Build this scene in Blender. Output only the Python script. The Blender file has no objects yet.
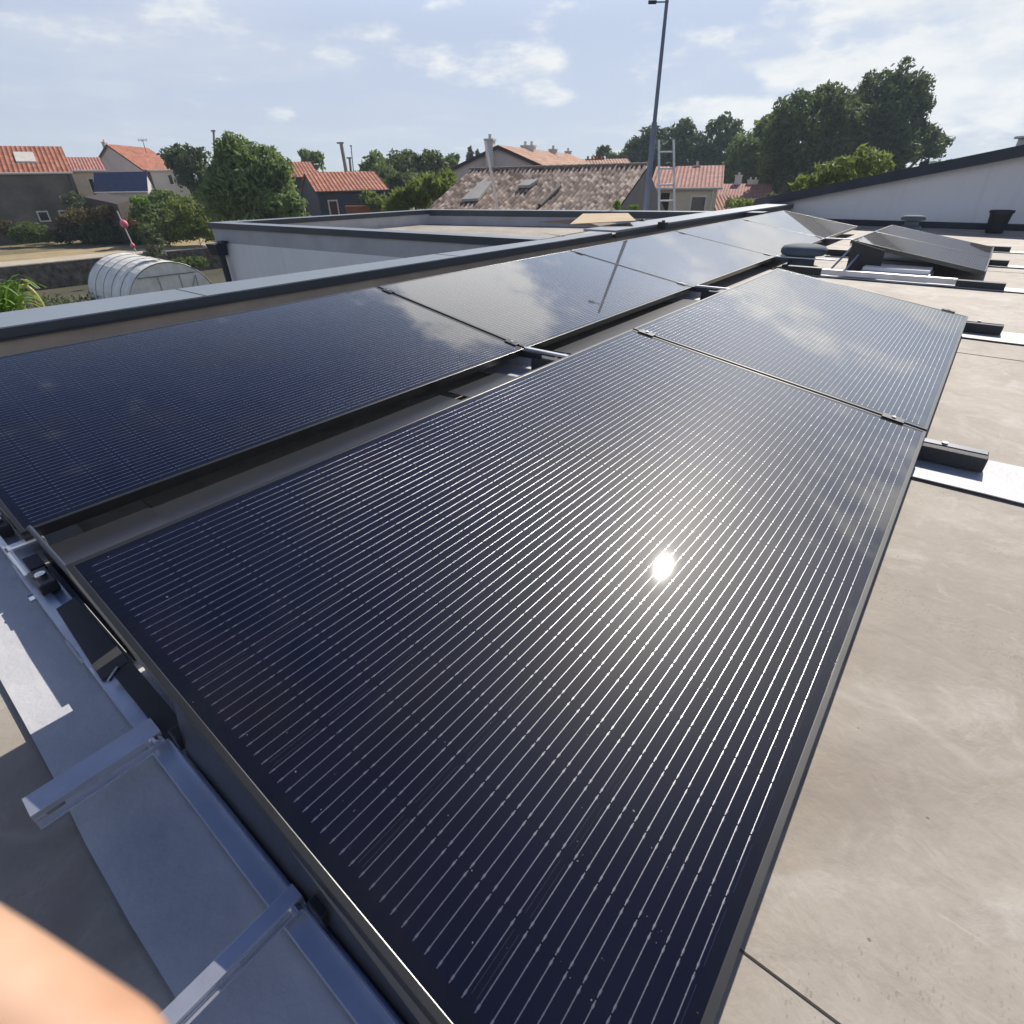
import bpy, math, random
from mathutils import Vector, Matrix, noise as mnoise
random.seed(7)
R = math.radians
SC = bpy.context.scene
COL = SC.collection

# ------------------------------------------------------------------ camera
F_PX = 537.6; YAW, PITCH, ROLL, H = 0.6834, 0.5604, -0.0172, 0.8485
cy, sy, cp, sp = math.cos(YAW), math.sin(YAW), math.cos(PITCH), math.sin(PITCH)
FW = Vector((cy*cp, sy*cp, -sp)); RT = Vector((sy, -cy, 0)); UP = RT.cross(FW)
cr, sr = math.cos(ROLL), math.sin(ROLL)
RT, UP = cr*RT + sr*UP, -sr*RT + cr*UP
CAM = Vector((0, 0, H))
cd = bpy.data.cameras.new('camera'); cam = bpy.data.objects.new('camera', cd); COL.objects.link(cam)
cam.matrix_world = Matrix(((RT.x, UP.x, -FW.x, 0), (RT.y, UP.y, -FW.y, 0), (RT.z, UP.z, -FW.z, H), (0, 0, 0, 1)))
cd.sensor_width = 36; cd.lens = F_PX/1024*36; cd.clip_start = 0.01; cd.clip_end = 4000
cd.dof.use_dof = True; cd.dof.focus_distance = 2.6; cd.dof.aperture_fstop = 14
SC.camera = cam

# ------------------------------------------------------------------ sun, sky, exposure
SUN_EL, SUN_AZ = 40.63, 5.19
sd = bpy.data.lights.new('sun', 'SUN'); sun = bpy.data.objects.new('sun', sd); COL.objects.link(sun)
sdir = Vector((math.cos(R(SUN_EL))*math.cos(R(SUN_AZ)), math.cos(R(SUN_EL))*math.sin(R(SUN_AZ)), math.sin(R(SUN_EL))))
sun.rotation_euler = sdir.to_track_quat('Z', 'Y').to_euler()
sd.energy = 5.0; sd.angle = R(0.5); sd.color = (1.0, 0.93, 0.84)
SC.view_settings.view_transform = 'Standard'; SC.view_settings.look = 'None'
SC.view_settings.exposure = 0.12; SC.view_settings.gamma = 1
SC.cycles.use_denoising = True

class NT:
    """small helper for building node trees"""
    def __init__(s, tree): s.t = tree; s.n = tree.nodes; s.l = tree.links
    def add(s, typ, **kw):
        nd = s.n.new(typ)
        for k, v in kw.items(): setattr(nd, k, v)
        return nd
    def put(s, sock, v):
        if hasattr(v, 'is_linked') or isinstance(v, bpy.types.NodeSocket): s.l.new(v, sock)
        elif v is not None: sock.default_value = v
    def math(s, op, a, b=None, c=None, clamp=False):
        nd = s.add('ShaderNodeMath', operation=op); nd.use_clamp = clamp
        s.put(nd.inputs[0], a)
        if b is not None: s.put(nd.inputs[1], b)
        if c is not None: s.put(nd.inputs[2], c)
        return nd.outputs[0]
    def vmath(s, op, a, b=None):
        nd = s.add('ShaderNodeVectorMath', operation=op); s.put(nd.inputs[0], a)
        if b is not None: s.put(nd.inputs[1], b)
        return nd.outputs[0]
    def mix(s, f, a, b, blend='MIX'):
        nd = s.add('ShaderNodeMix', data_type='RGBA', blend_type=blend)
        s.put(nd.inputs[0], f); s.put(nd.inputs[6], a); s.put(nd.inputs[7], b)
        return nd.outputs[2]
    def ramp(s, f, stops):
        nd = s.add('ShaderNodeValToRGB'); s.put(nd.inputs[0], f)
        e = nd.color_ramp.elements
        while len(e) < len(stops): e.new(0.5)
        for i, (p, c) in enumerate(stops):
            e[i].position = p; e[i].color = c if len(c) == 4 else (*c, 1)
        return nd.outputs[0]
    def noise(s, vec, scale, detail=4, rough=0.55, dist=0.0, dims='3D'):
        nd = s.add('ShaderNodeTexNoise', noise_dimensions=dims)
        if vec is not None: s.l.new(vec, nd.inputs['Vector'])
        nd.inputs['Scale'].default_value = scale; nd.inputs['Detail'].default_value = detail
        nd.inputs['Roughness'].default_value = rough; nd.inputs['Distortion'].default_value = dist
        return nd.outputs[0]
    def sep(s, v):
        nd = s.add('ShaderNodeSeparateXYZ'); s.l.new(v, nd.inputs[0]); return nd.outputs
    def comb(s, x, y, z=0.0):
        nd = s.add('ShaderNodeCombineXYZ'); s.put(nd.inputs[0], x); s.put(nd.inputs[1], y); s.put(nd.inputs[2], z); return nd.outputs[0]
    def smooth(s, x, a, b):
        nd = s.add('ShaderNodeMapRange', interpolation_type='SMOOTHSTEP'); s.put(nd.inputs[0], x)
        nd.inputs[1].default_value = a; nd.inputs[2].default_value = b; return nd.outputs[0]

W = bpy.data.worlds.new('World'); SC.world = W; W.use_nodes = True
w = NT(W.node_tree); w.n.clear()
sky = w.add('ShaderNodeTexSky', sky_type='NISHITA'); sky.sun_disc = False
sky.sun_elevation = R(SUN_EL); sky.sun_rotation = R(90 - SUN_AZ)
sky.air_density = 1.0; sky.dust_density = 1.0; sky.ozone_density = 3.0; sky.altitude = 50
g = w.add('ShaderNodeTexCoord').outputs['Generated']
dx, dy, dz = w.sep(g)
zc = w.math('MAXIMUM', dz, 0.0)
den = w.math('ADD', zc, 0.10)
pc = w.comb(w.math('DIVIDE', dx, den), w.math('DIVIDE', dy, den), w.math('MULTIPLY', dz, 3.0))
n1 = w.noise(pc, 0.85, 6, 0.58, 0.25)
n2 = w.noise(pc, 0.33, 3, 0.5)
n3 = w.noise(w.comb(w.math('MULTIPLY', dx, 11), w.math('MULTIPLY', dy, 11), w.math('MULTIPLY', dz, 30)), 1.0, 6, 0.58)
az = w.math('ARCTAN2', dy, dx)
el = w.math('ARCSINE', w.math('MINIMUM', dz, 1.0))
low = w.smooth(el, R(36), R(10))
BLOBS = [  # azimuth, elevation, half widths (degrees), strength: where single clouds stand
    (39.5, 22.5, 8, 4.5, 0.42), (33, 24, 6, 3, 0.16), (-8, 24, 9, 6, 0.16),
    (16.8, 6.6, 2.6, 0.75, 0.36), (22.5, 4.0, 4.2, 1.0, 0.32), (15, 3.4, 4.5, 1.0, 0.28), (9, 6.0, 5, 1.4, 0.20), (4.0, 4.5, 6, 3.6, 0.28),
    (37.0, 7.4, 3.4, 1.0, 0.24), (35.5, 5.7, 2.8, 0.7, 0.24), (24, 8.6, 4.5, 0.9, 0.16), (57.5, 4.5, 1.5, 0.55, 0.30),
    (46, 8.3, 5.0, 1.1, 0.15), (62, 9.8, 8, 1.5, 0.03), (64, 11, 14, 3, -0.05), (-14, 17, 8, 4, 0.10), (6, 10.0, 9, 1.6, 0.26), (14, 14, 7, 3, 0.14), (56, 34, 10, 6, -0.2)]
blob = None
for a0, e0, wa, we, s0 in BLOBS:
    u = w.math('DIVIDE', w.math('SUBTRACT', az, R(a0)), R(wa)); v = w.math('DIVIDE', w.math('SUBTRACT', el, R(e0)), R(we))
    gsn = w.math('EXPONENT', w.math('MULTIPLY', w.math('ADD', w.math('MULTIPLY', u, u), w.math('MULTIPLY', v, v)), -0.8))
    gsn = w.math('MULTIPLY', gsn, s0)
    blob = gsn if blob is None else w.math('ADD', blob, gsn)
dens = w.math('ADD', w.math('MULTIPLY', n3, 0.68), w.math('MULTIPLY', n1, 0.32))
dens = w.math('ADD', dens, w.math('MULTIPLY', w.math('SUBTRACT', n2, 0.5), 0.35))
dens = w.math('ADD', dens, blob)
cl = w.smooth(dens, 0.555, 0.76)
cl = w.math('MULTIPLY', cl, w.math('MULTIPLY', w.smooth(el, R(46), R(30)), w.math('ADD', 0.62, w.math('MULTIPLY', low, 0.28))))
cloud_col = w.mix(w.smooth(n3, 0.35, 0.65), (7.1, 7.5, 8.0, 1), (8.8, 8.9, 8.8, 1))
cloud_col = w.mix(w.smooth(el, R(10), R(18)), cloud_col, (18.5, 18.0, 17.0, 1))
# milky air low over the horizon
hz = w.math('POWER', w.math('SUBTRACT', 1.0, zc, clamp=True), 12.0)
base = None
skyt = w.mix(1.0, sky.outputs[0], (0.32, 0.40, 0.64, 1), 'MULTIPLY')
hi = w.smooth(el, R(9.5), R(17))
lowc = w.mix(hi, (5.6, 6.4, 8.0, 1), (8.8, 10.3, 12.8, 1))
base = w.mix(w.math('MULTIPLY', low, 0.85), skyt, lowc)
veil = w.mix(w.math('MULTIPLY', hz, 0.80), base, (6.3, 6.8, 7.3, 1))
veil = w.mix(w.math('MULTIPLY', w.smooth(n1, 0.42, 0.72), w.math('MULTIPLY', low, 0.30)), veil, (7.6, 7.8, 8.1, 1))
skyc = w.mix(cl, veil, cloud_col)
sdn = w.add('ShaderNodeVectorMath', operation='DOT_PRODUCT'); w.l.new(g, sdn.inputs[0]); sdn.inputs[1].default_value = sdir
glow = w.math('POWER', w.math('MAXIMUM', sdn.outputs['Value'], 0.0), 26.0)      # bright hazy air around the sun
skyc = w.mix(w.math('MULTIPLY', glow, 0.80), skyc, (12.5, 12.2, 11.6, 1))
bg = w.add('ShaderNodeBackground'); w.l.new(skyc, bg.inputs[0]); bg.inputs[1].default_value = 0.098
w.l.new(bg.outputs[0], w.add('ShaderNodeOutputWorld').inputs[0])

# ------------------------------------------------------------------ picture to world helpers (placing real objects at real distances)
HF = Vector((cy, sy, 0))
def ray(x, y): return FW*F_PX + RT*(x-512) + UP*(512-y)
def at(x, y, D):
    d = ray(x, y); return CAM + d*(D/d.dot(HF))
def atz(x, y, z):
    d = ray(x, y); return CAM + d*((z-H)/d.z)
def atx(x, y, X):
    d = ray(x, y); return CAM + d*(X/d.x)
def V(*a): return Vector(a)

# ------------------------------------------------------------------ materials
MATS = {}
def mat(name, col=(0.5, 0.5, 0.5), rough=0.6, metal=0.0, var=0.12, scale=3.0, bump=0.0, bscale=30.0, col2=None, coat=0.0, spec=0.5, detail=5, bdist=0.01):
    m = bpy.data.materials.new(name); m.use_nodes = True; k = NT(m.node_tree); p = k.n['Principled BSDF']
    oc = k.add('ShaderNodeTexCoord').outputs['Object']
    f = k.noise(oc, scale, detail, 0.6)
    c1 = tuple(max(0, c*(1-var)) for c in col); c2 = col2 or tuple(min(1, c*(1+var)) for c in col)
    k.l.new(k.ramp(f, [(0.3, c1), (0.7, c2)]), p.inputs['Base Color'])
    p.inputs['Roughness'].default_value = rough; p.inputs['Metallic'].default_value = metal
    p.inputs['Coat Weight'].default_value = coat; p.inputs['Specular IOR Level'].default_value = spec
    if bump:
        b = k.add('ShaderNodeBump'); b.inputs['Strength'].default_value = bump; b.inputs['Distance'].default_value = bdist
        k.l.new(k.noise(oc, bscale, 4, 0.6), b.inputs['Height']); k.l.new(b.outputs[0], p.inputs['Normal'])
    MATS[name] = m
    return m

def glass_mat():
    m = bpy.data.materials.new('solar_cells'); m.use_nodes = True; k = NT(m.node_tree); p = k.n['Principled BSDF']
    oc = k.add('ShaderNodeTexCoord').outputs['Object']
    x, y, z = k.sep(oc)
    PX, PY = 0.0915, 0.1815        # half cell pitch, cell pitch
    # two halves of 11 half-cells with a wider middle gap
    cx = k.math('ABSOLUTE', k.math('SUBTRACT', x, 1.036))
    cx = k.math('SUBTRACT', cx, 0.0008)
    fx = k.math('PINGPONG', cx, PX/2)               # 0 at a gap between cells
    yy = k.math('SUBTRACT', y, 0.0225)
    fy = k.math('PINGPONG', yy, PY/2)
    inx = k.math('MULTIPLY', k.math('LESS_THAN', cx, PX*11), k.math('GREATER_THAN', cx, 0.0))
    iny = k.math('MULTIPLY', k.math('GREATER_THAN', yy, 0.0), k.math('LESS_THAN', yy, PY*6))
    inside = k.math('MULTIPLY', inx, iny)
    cell = k.math('MULTIPLY', k.math('MULTIPLY', k.math('GREATER_THAN', fx, 0.0009), k.math('GREATER_THAN', fy, 0.0014)), inside)
    pitch = PY/10
    by = k.math('ABSOLUTE', k.math('SUBTRACT', k.math('MODULO', k.math('MAXIMUM', yy, 0.0), pitch), pitch/2))
    wob = k.noise(oc, 3.0, 3, 0.5)
    bw = k.math('ADD', 0.00042, k.math('MULTIPLY', wob, 0.00034))
    # wider solder pads by the cell ends and a few along the ribbon
    pad = k.math('LESS_THAN', k.math('ABSOLUTE', k.math('SUBTRACT', fx, 0.0072)), 0.0026)
    pad2 = k.math('LESS_THAN', k.math('PINGPONG', k.math('SUBTRACT', fx, 0.0072), 0.0095), 0.0010)
    bw = k.math('ADD', bw, k.math('ADD', k.math('MULTIPLY', pad, 0.00050), k.math('MULTIPLY', pad2, 0.00016)))
    bar = k.math('MULTIPLY', k.math('LESS_THAN', by, bw), k.math('MULTIPLY', k.math('GREATER_THAN', fx, 0.0013), inside))
    # cell colour differs a little from cell to cell
    ids = k.comb(k.math('FLOOR', k.math('DIVIDE', x, PX)), k.math('FLOOR', k.math('DIVIDE', yy, PY)), 0.0)
    wn = k.add('ShaderNodeTexWhiteNoise', noise_dimensions='3D'); k.l.new(k.vmath('ADD', ids, k.vmath('MULTIPLY', oc, (0, 0, 0))), wn.inputs[0])
    cc = k.mix(wn.outputs[0], (0.0028, 0.0034, 0.0100, 1), (0.0048, 0.0050, 0.0125, 1))
    big = k.noise(oc, 2.2, 2, 0.5)
    cc = k.mix(k.smooth(big, 0.45, 0.7), cc, (0.0085, 0.0065, 0.0075, 1))
    c = k.mix(cell, (0.0045, 0.0045, 0.0075, 1), cc)
    # thin printed traces along the joints between cell columns
    tr = k.math('MULTIPLY', k.math('LESS_THAN', k.math('ABSOLUTE', k.math('SUBTRACT', fy, 0.0036)), 0.00028), k.math('MULTIPLY', k.math('GREATER_THAN', fx, 0.010), inside))
    c = k.mix(k.math('MULTIPLY', tr, 0.5), c, (0.05, 0.052, 0.07, 1))
    c = k.mix(bar, c, (0.30, 0.30, 0.315, 1))
    # fine dust and specks lying on the glass
    d1 = k.noise(oc, 6.0, 6, 0.65); d2 = k.noise(oc, 160.0, 2, 0.5)
    speck = k.math('GREATER_THAN', k.math('ADD', d2, k.math('MULTIPLY', d1, 0.12)), 0.825)
    c = k.mix(k.math('MULTIPLY', k.smooth(k.noise(oc, 1.7, 5, 0.62, 0.8), 0.45, 0.75), 0.014), c, (0.5, 0.48, 0.44, 1))
    c = k.mix(k.math('MULTIPLY', speck, 0.5), c, (0.35, 0.34, 0.32, 1))
    k.l.new(c, p.inputs['Base Color'])
    k.l.new(k.math('MULTIPLY', bar, 0.94), p.inputs['Metallic'])
    k.l.new(k.math('ADD', 0.36, k.math('MULTIPLY', bar, -0.06)), p.inputs['Roughness'])
    k.l.new(k.math('ADD', 0.045, k.math('MULTIPLY', bar, 0.4)), p.inputs['Specular IOR Level'])
    p.inputs['Coat Weight'].default_value = 1.0; p.inputs['Coat IOR'].default_value = 1.62
    k.l.new(k.math('ADD', 0.019, k.math('MULTIPLY', d1, 0.010)), p.inputs['Coat Roughness'])
    b = k.add('ShaderNodeBump'); b.inputs['Strength'].default_value = 0.010; b.inputs['Distance'].default_value = 0.002
    k.l.new(k.noise(oc, 4.0, 1, 0.4), b.inputs['Height']); k.l.new(b.outputs[0], p.inputs['Coat Normal'])
    # rounded busbar wires: tilt the normal across the wire
    s = k.math('DIVIDE', k.math('SUBTRACT', k.math('MODULO', k.math('MAXIMUM', yy, 0.0), pitch), pitch/2), 0.0007, clamp=False)
    hgt = k.math('SQRT', k.math('MAXIMUM', k.math('SUBTRACT', 1.0, k.math('MULTIPLY', s, s)), 0.0))
    b2 = k.add('ShaderNodeBump'); b2.inputs['Strength'].default_value = 0.5; b2.inputs['Distance'].default_value = 0.0004
    k.l.new(hgt, b2.inputs['Height']); k.l.new(b2.outputs[0], p.inputs['Normal'])
    return m

def roof_mat():
    m = bpy.data.materials.new('roof_membrane'); m.use_nodes = True; k = NT(m.node_tree); p = k.n['Principled BSDF']
    oc = k.add('ShaderNodeTexCoord').outputs['Object']; x, y, z = k.sep(oc)
    a = k.noise(oc, 1.4, 6, 0.62, 0.6); bnz = k.noise(oc, 5.5, 6, 0.65, 0.9); c3 = k.noise(oc, 60, 3, 0.6)
    c = k.ramp(a, [(0.32, (0.275, 0.236, 0.190)), (0.50, (0.360, 0.318, 0.264)), (0.66, (0.440, 0.402, 0.345))])
    c = k.mix(k.math('MULTIPLY', k.smooth(bnz, 0.52, 0.70), 0.60), c, (0.50, 0.47, 0.42, 1))
    c = k.mix(k.math('MULTIPLY', k.smooth(k.noise(oc, 2.6, 5, 0.6, 1.2), 0.55, 0.70), 0.35), c, (0.27, 0.225, 0.18, 1))
    md = k.noise(oc, 11.0, 6, 0.7, 0.4)
    c = k.mix(k.math('MULTIPLY', k.smooth(md, 0.46, 0.66), 0.30), c, (0.25, 0.215, 0.175, 1))
    c = k.mix(k.math('MULTIPLY', k.smooth(md, 0.46, 0.30), 0.25), c, (0.50, 0.465, 0.41, 1))
    # small scuffs and pits in patches
    mp = k.add('ShaderNodeMapping'); k.l.new(oc, mp.inputs[0]); mp.inputs['Scale'].default_value = (1.0, 2.6, 1.0); mp.inputs['Rotation'].default_value = (0, 0, 0.5)
    vo = k.add('ShaderNodeTexVoronoi', feature='F1'); k.l.new(mp.outputs[0], vo.inputs['Vector']); vo.inputs['Scale'].default_value = 58
    patch = k.smooth(k.noise(oc, 3.1, 3, 0.5, 0.5), 0.50, 0.62)
    pit = k.math('MULTIPLY', k.math('LESS_THAN', vo.outputs['Distance'], 0.24), patch)
    pit = k.math('MULTIPLY', pit, k.math('GREATER_THAN', k.noise(oc, 45, 2, 0.5), 0.46))
    c = k.mix(k.math('MULTIPLY', pit, 0.40), c, (0.22, 0.19, 0.16, 1))
    v2 = k.add('ShaderNodeTexVoronoi', feature='F1'); k.l.new(oc, v2.inputs['Vector']); v2.inputs['Scale'].default_value = 13
    dot = k.math('LESS_THAN', v2.outputs['Distance'], 0.032)
    c = k.mix(k.math('MULTIPLY', dot, 0.7), c, (0.11, 0.10, 0.09, 1))
    lv = k.noise(oc, 0.9, 4, 0.55, 0.3)
    for lev, ww, cc_ in ((0.455, 0.010, (0.50, 0.47, 0.42, 1)), (0.56, 0.008, (0.22, 0.19, 0.16, 1))):     # dried puddle rims
        rim_ = k.math('SUBTRACT', 1.0, k.math('DIVIDE', k.math('ABSOLUTE', k.math('SUBTRACT', lv, lev)), ww), clamp=True)
        c = k.mix(k.math('MULTIPLY', rim_, 0.30), c, cc_)
    # fine pale scratches
    mp2 = k.add('ShaderNodeMapping'); k.l.new(oc, mp2.inputs[0]); mp2.inputs['Scale'].default_value = (14.0, 1.6, 1.0); mp2.inputs['Rotation'].default_value = (0, 0, 0.9)
    scr = k.smooth(k.noise(mp2.outputs[0], 2.0, 4, 0.6, 0.8), 0.66, 0.74)
    c = k.mix(k.math('MULTIPLY', scr, 0.55), c, (0.58, 0.55, 0.50, 1))
    c = k.mix(k.math('MULTIPLY', k.smooth(c3, 0.3, 0.7), 0.10), c, (0.22, 0.2, 0.17, 1))
    k.l.new(c, p.inputs['Base Color']); p.inputs['Roughness'].default_value = 0.72
    b = k.add('ShaderNodeBump'); b.inputs['Strength'].default_value = 0.55; b.inputs['Distance'].default_value = 0.006
    hh = k.math('SUBTRACT', k.math('ADD', k.math('MULTIPLY', k.noise(oc, 14, 5, 0.6, 0.4), 0.9), k.math('MULTIPLY', c3, 0.12)), k.math('MULTIPLY', pit, 0.35))
    k.l.new(hh, b.inputs['Height']); k.l.new(b.outputs[0], p.inputs['Normal'])
    return m

def tile_mat(name, c1, c2, c3, tw=0.22, tl=0.34, flat=False):
    """canal tiles: UV in metres, u across the slope and v down it"""
    m = bpy.data.materials.new(name); m.use_nodes = True; k = NT(m.node_tree); p = k.n['Principled BSDF']
    uv = k.add('ShaderNodeTexCoord').outputs['UV']; u, v, _ = k.sep(uv)
    iu = k.math('FLOOR', k.math('DIVIDE', u, tw)); iv = k.math('FLOOR', k.math('DIVIDE', v, tl))
    wn = k.add('ShaderNodeTexWhiteNoise', noise_dimensions='2D'); k.l.new(k.comb(iu, iv), wn.inputs[0])
    c = k.ramp(wn.outputs[0], [(0.0, c1), (0.5, c2), (1.0, c3)])
    c = k.mix(k.math('MULTIPLY', k.smooth(k.noise(uv, 1.1, 4, 0.6), 0.45, 0.7), 0.35), c, (*[q*0.55 for q in c1], 1))
    edge = k.math('LESS_THAN', k.math('MODULO', k.math('ABSOLUTE', v), tl), tl*0.10)
    c = k.mix(k.math('MULTIPLY', edge, 0.55), c, (*[q*0.3 for q in c1], 1))
    k.l.new(c, p.inputs['Base Color']); p.inputs['Roughness'].default_value = 0.85
    if not flat:
        b = k.add('ShaderNodeBump'); b.inputs['Strength'].default_value = 0.9; b.inputs['Distance'].default_value = 0.06
        h = k.math('ABSOLUTE', k.math('SINE', k.math('MULTIPLY', u, math.pi/tw)))
        k.l.new(h, b.inputs['Height']); k.l.new(b.outputs[0], p.inputs['Normal'])
    return m

def leaf_mat(name, c1, c2, trans=0.35):
    m = bpy.data.materials.new(name); m.use_nodes = True; k = NT(m.node_tree); p = k.n['Principled BSDF']
    oc = k.add('ShaderNodeTexCoord').outputs['Object']
    f = k.math('ADD', k.math('MULTIPLY', k.noise(oc, 0.7, 3, 0.5), 0.6), k.math('MULTIPLY', k.noise(oc, 7.0, 2, 0.5), 0.4))
    c = k.ramp(f, [(0.35, c1), (0.65, c2)])
    k.l.new(c, p.inputs['Base Color']); p.inputs['Roughness'].default_value = 0.55; p.inputs['Specular IOR Level'].default_value = 0.3
    tr = k.add('ShaderNodeBsdfTranslucent'); k.l.new(k.mix(0.5, c, (0.20, 0.27, 0.05, 1)), tr.inputs[0])
    mx = k.add('ShaderNodeMixShader'); mx.inputs[0].default_value = trans
    k.l.new(p.outputs[0], mx.inputs[1]); k.l.new(tr.outputs[0], mx.inputs[2]); k.l.new(mx.outputs[0], k.n['Material Output'].inputs[0])
    return m

GLASS = glass_mat(); ROOF = roof_mat()
M_FRAME = mat('anodised_frame', (0.10, 0.10, 0.095), 0.33, 0.85, 0.1, 8)
M_BACK = mat('panel_backsheet', (0.02, 0.02, 0.022), 0.5)
M_ALU = mat('aluminium', (0.62, 0.64, 0.68), 0.38, 0.8, 0.10, 6, 0.05, 80)
M_GALV = mat('coated_steel', (0.62, 0.64, 0.70), 0.38, 0.75, 0.16, 5, 0.05, 60)
M_DEFL = mat('deflector_steel', (0.10, 0.105, 0.12), 0.36, 0.8, 0.15, 1.5)
M_BLACK = mat('black_plastic', (0.018, 0.019, 0.022), 0.45, 0, 0.2, 10)
M_RUBBER = mat('grey_rubber', (0.045, 0.046, 0.05), 0.7, 0, 0.2, 12, 0.3, 90)
M_DKPLATE = mat('grey_cover_plate', (0.045, 0.045, 0.047), 0.7, 0.0, 0.15, 10)
M_BOLT = mat('bolt_steel', (0.75, 0.75, 0.74), 0.25, 1.0)
M_STRIP = mat('white_strip', (0.50, 0.51, 0.53), 0.55, 0, 0.08, 4, 0.25, 40, col2=(0.60, 0.60, 0.61))
M_UPST = mat('upstand_membrane', (0.30, 0.27, 0.235), 0.75, 0, 0.18, 3, 0.4, 20)
M_COP = mat('coping_metal', (0.21, 0.245, 0.28), 0.5, 0.1, 0.10, 1.2, 0.05, 8)
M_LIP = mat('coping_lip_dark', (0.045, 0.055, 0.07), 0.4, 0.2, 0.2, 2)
M_RENDER = mat('white_render', (0.72, 0.71, 0.70), 0.85, 0, 0.05, 1.2, 0.25, 60)
def render_mat():
    m = bpy.data.materials.new('weathered_render'); m.use_nodes = True; k = NT(m.node_tree); p = k.n['Principled BSDF']
    oc = k.add('ShaderNodeTexCoord').outputs['Object']
    mp = k.add('ShaderNodeMapping'); k.l.new(oc, mp.inputs[0]); mp.inputs['Scale'].default_value = (9.0, 9.0, 0.9)
    a = k.noise(mp.outputs[0], 1.0, 5, 0.6); b_ = k.noise(oc, 0.9, 5, 0.6)
    c = k.mix(k.math('MULTIPLY', k.smooth(a, 0.50, 0.75), 0.28), (0.80, 0.79, 0.78, 1), (0.60, 0.58, 0.55, 1))
    c = k.mix(k.math('MULTIPLY', k.smooth(b_, 0.45, 0.7), 0.22), c, (0.60, 0.59, 0.58, 1))
    k.l.new(c, p.inputs['Base Color']); p.inputs['Roughness'].default_value = 0.9
    bb = k.add('ShaderNodeBump'); bb.inputs['Strength'].default_value = 0.3; bb.inputs['Distance'].default_value = 0.01
    k.l.new(k.noise(oc, 70, 4, 0.6), bb.inputs['Height']); k.l.new(bb.outputs[0], p.inputs['Normal'])
    return m
M_RENDER = render_mat()
M_ANTH = mat('anthracite_metal', (0.028, 0.035, 0.05), 0.4, 0.3, 0.2, 3)
M_VENT = mat('vent_plastic', (0.095, 0.125, 0.155), 0.85, 0, 0.1, 6)
M_CARD = mat('cardboard', (0.50, 0.38, 0.24), 0.85, 0, 0.12, 5)
M_MAST = mat('mast_steel', (0.12, 0.145, 0.20), 0.5, 0.1, 0.15, 4)
M_LADDER = mat('ladder_aluminium', (0.55, 0.56, 0.55), 0.4, 0.5)
M_STONE = mat('stone_wall', (0.075, 0.067, 0.055), 0.9, 0, 0.5, 3.5, 1.0, 6, col2=(0.20, 0.175, 0.14), bdist=0.1)
M_BARN = mat('grey_render', (0.115, 0.105, 0.09), 0.9, 0, 0.3, 0.6, 0.5, 5, col2=(0.20, 0.18, 0.15))
M_CREAM = mat('cream_render', (0.62, 0.53, 0.38), 0.85, 0, 0.08, 0.8)
M_MAUVE = mat('grey_mauve_render', (0.60, 0.50, 0.46), 0.85, 0, 0.08, 0.8)
M_WHITEW = mat('pale_wall', (0.60, 0.58, 0.55), 0.85, 0, 0.08, 0.8)
M_BLUEW = mat('dark_blue_boards', (0.040, 0.045, 0.065), 0.7, 0, 0.2, 1.0)
M_WIN = mat('window_glass', (0.02, 0.022, 0.025), 0.1, 0, 0.2, 1)
M_WFRAME = mat('window_frame', (0.65, 0.62, 0.55), 0.6)
M_TRIM = mat('dark_trim', (0.06, 0.045, 0.04), 0.7)
M_SLATE = mat('blue_slate', (0.045, 0.060, 0.125), 0.45, 0, 0.2, 3, 0.3, 12)
M_POLY = mat('greenhouse_film', (0.74, 0.73, 0.66), 0.45, 0, 0.18, 1.8, 0.6, 5, bdist=0.05)
M_PIPE = mat('hoop_pipe', (0.32, 0.33, 0.33), 0.5, 0.4)
M_PINK = mat('pink_plastic', (0.72, 0.16, 0.22), 0.6)
M_WOOD = mat('weathered_plank', (0.30, 0.26, 0.23), 0.8)
M_BARK = mat('bark', (0.09, 0.07, 0.05), 0.9, 0, 0.3, 6, 0.8, 12)
M_HOSE = mat('yellow_green_hose', (0.50, 0.46, 0.12), 0.5)
M_TERRA = mat('terracotta_pot', (0.35, 0.12, 0.06), 0.8)
M_TORANGE = tile_mat('orange_canal_tiles', (0.30, 0.095, 0.05), (0.38, 0.135, 0.075), (0.46, 0.18, 0.105), 0.30, 0.42)
M_TPINK = tile_mat('pink_canal_tiles', (0.36, 0.15, 0.115), (0.42, 0.185, 0.14), (0.48, 0.23, 0.175), 0.25, 0.4)
M_TSALM = tile_mat('salmon_canal_tiles', (0.36, 0.19, 0.12), (0.46, 0.25, 0.16), (0.55, 0.32, 0.21), 0.25, 0.4)
M_TOLD = tile_mat('old_canal_tiles', (0.085, 0.055, 0.045), (0.24, 0.165, 0.13), (0.50, 0.41, 0.345), 0.17, 0.19, True)
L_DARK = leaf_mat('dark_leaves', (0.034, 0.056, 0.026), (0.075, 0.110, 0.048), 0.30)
L_OAK = leaf_mat('oak_leaves', (0.044, 0.070, 0.030), (0.110, 0.150, 0.056), 0.40)
L_MID = leaf_mat('mid_leaves', (0.080, 0.122, 0.040), (0.175, 0.235, 0.078), 0.46)
L_FRESH = leaf_mat('fresh_leaves', (0.130, 0.185, 0.070), (0.270, 0.350, 0.140), 0.48)
L_LIGHT = leaf_mat('light_leaves', (0.140, 0.180, 0.040), (0.260, 0.310, 0.085), 0.48)
L_LIME = leaf_mat('lime_leaves', (0.10, 0.21, 0.02), (0.22, 0.38, 0.05), 0.40)
L_DRY = leaf_mat('dry_leaves', (0.11, 0.075, 0.035), (0.20, 0.15, 0.07), 0.25)
L_GREY = leaf_mat('grey_leaves', (0.07, 0.085, 0.05), (0.15, 0.165, 0.10), 0.25)

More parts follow.
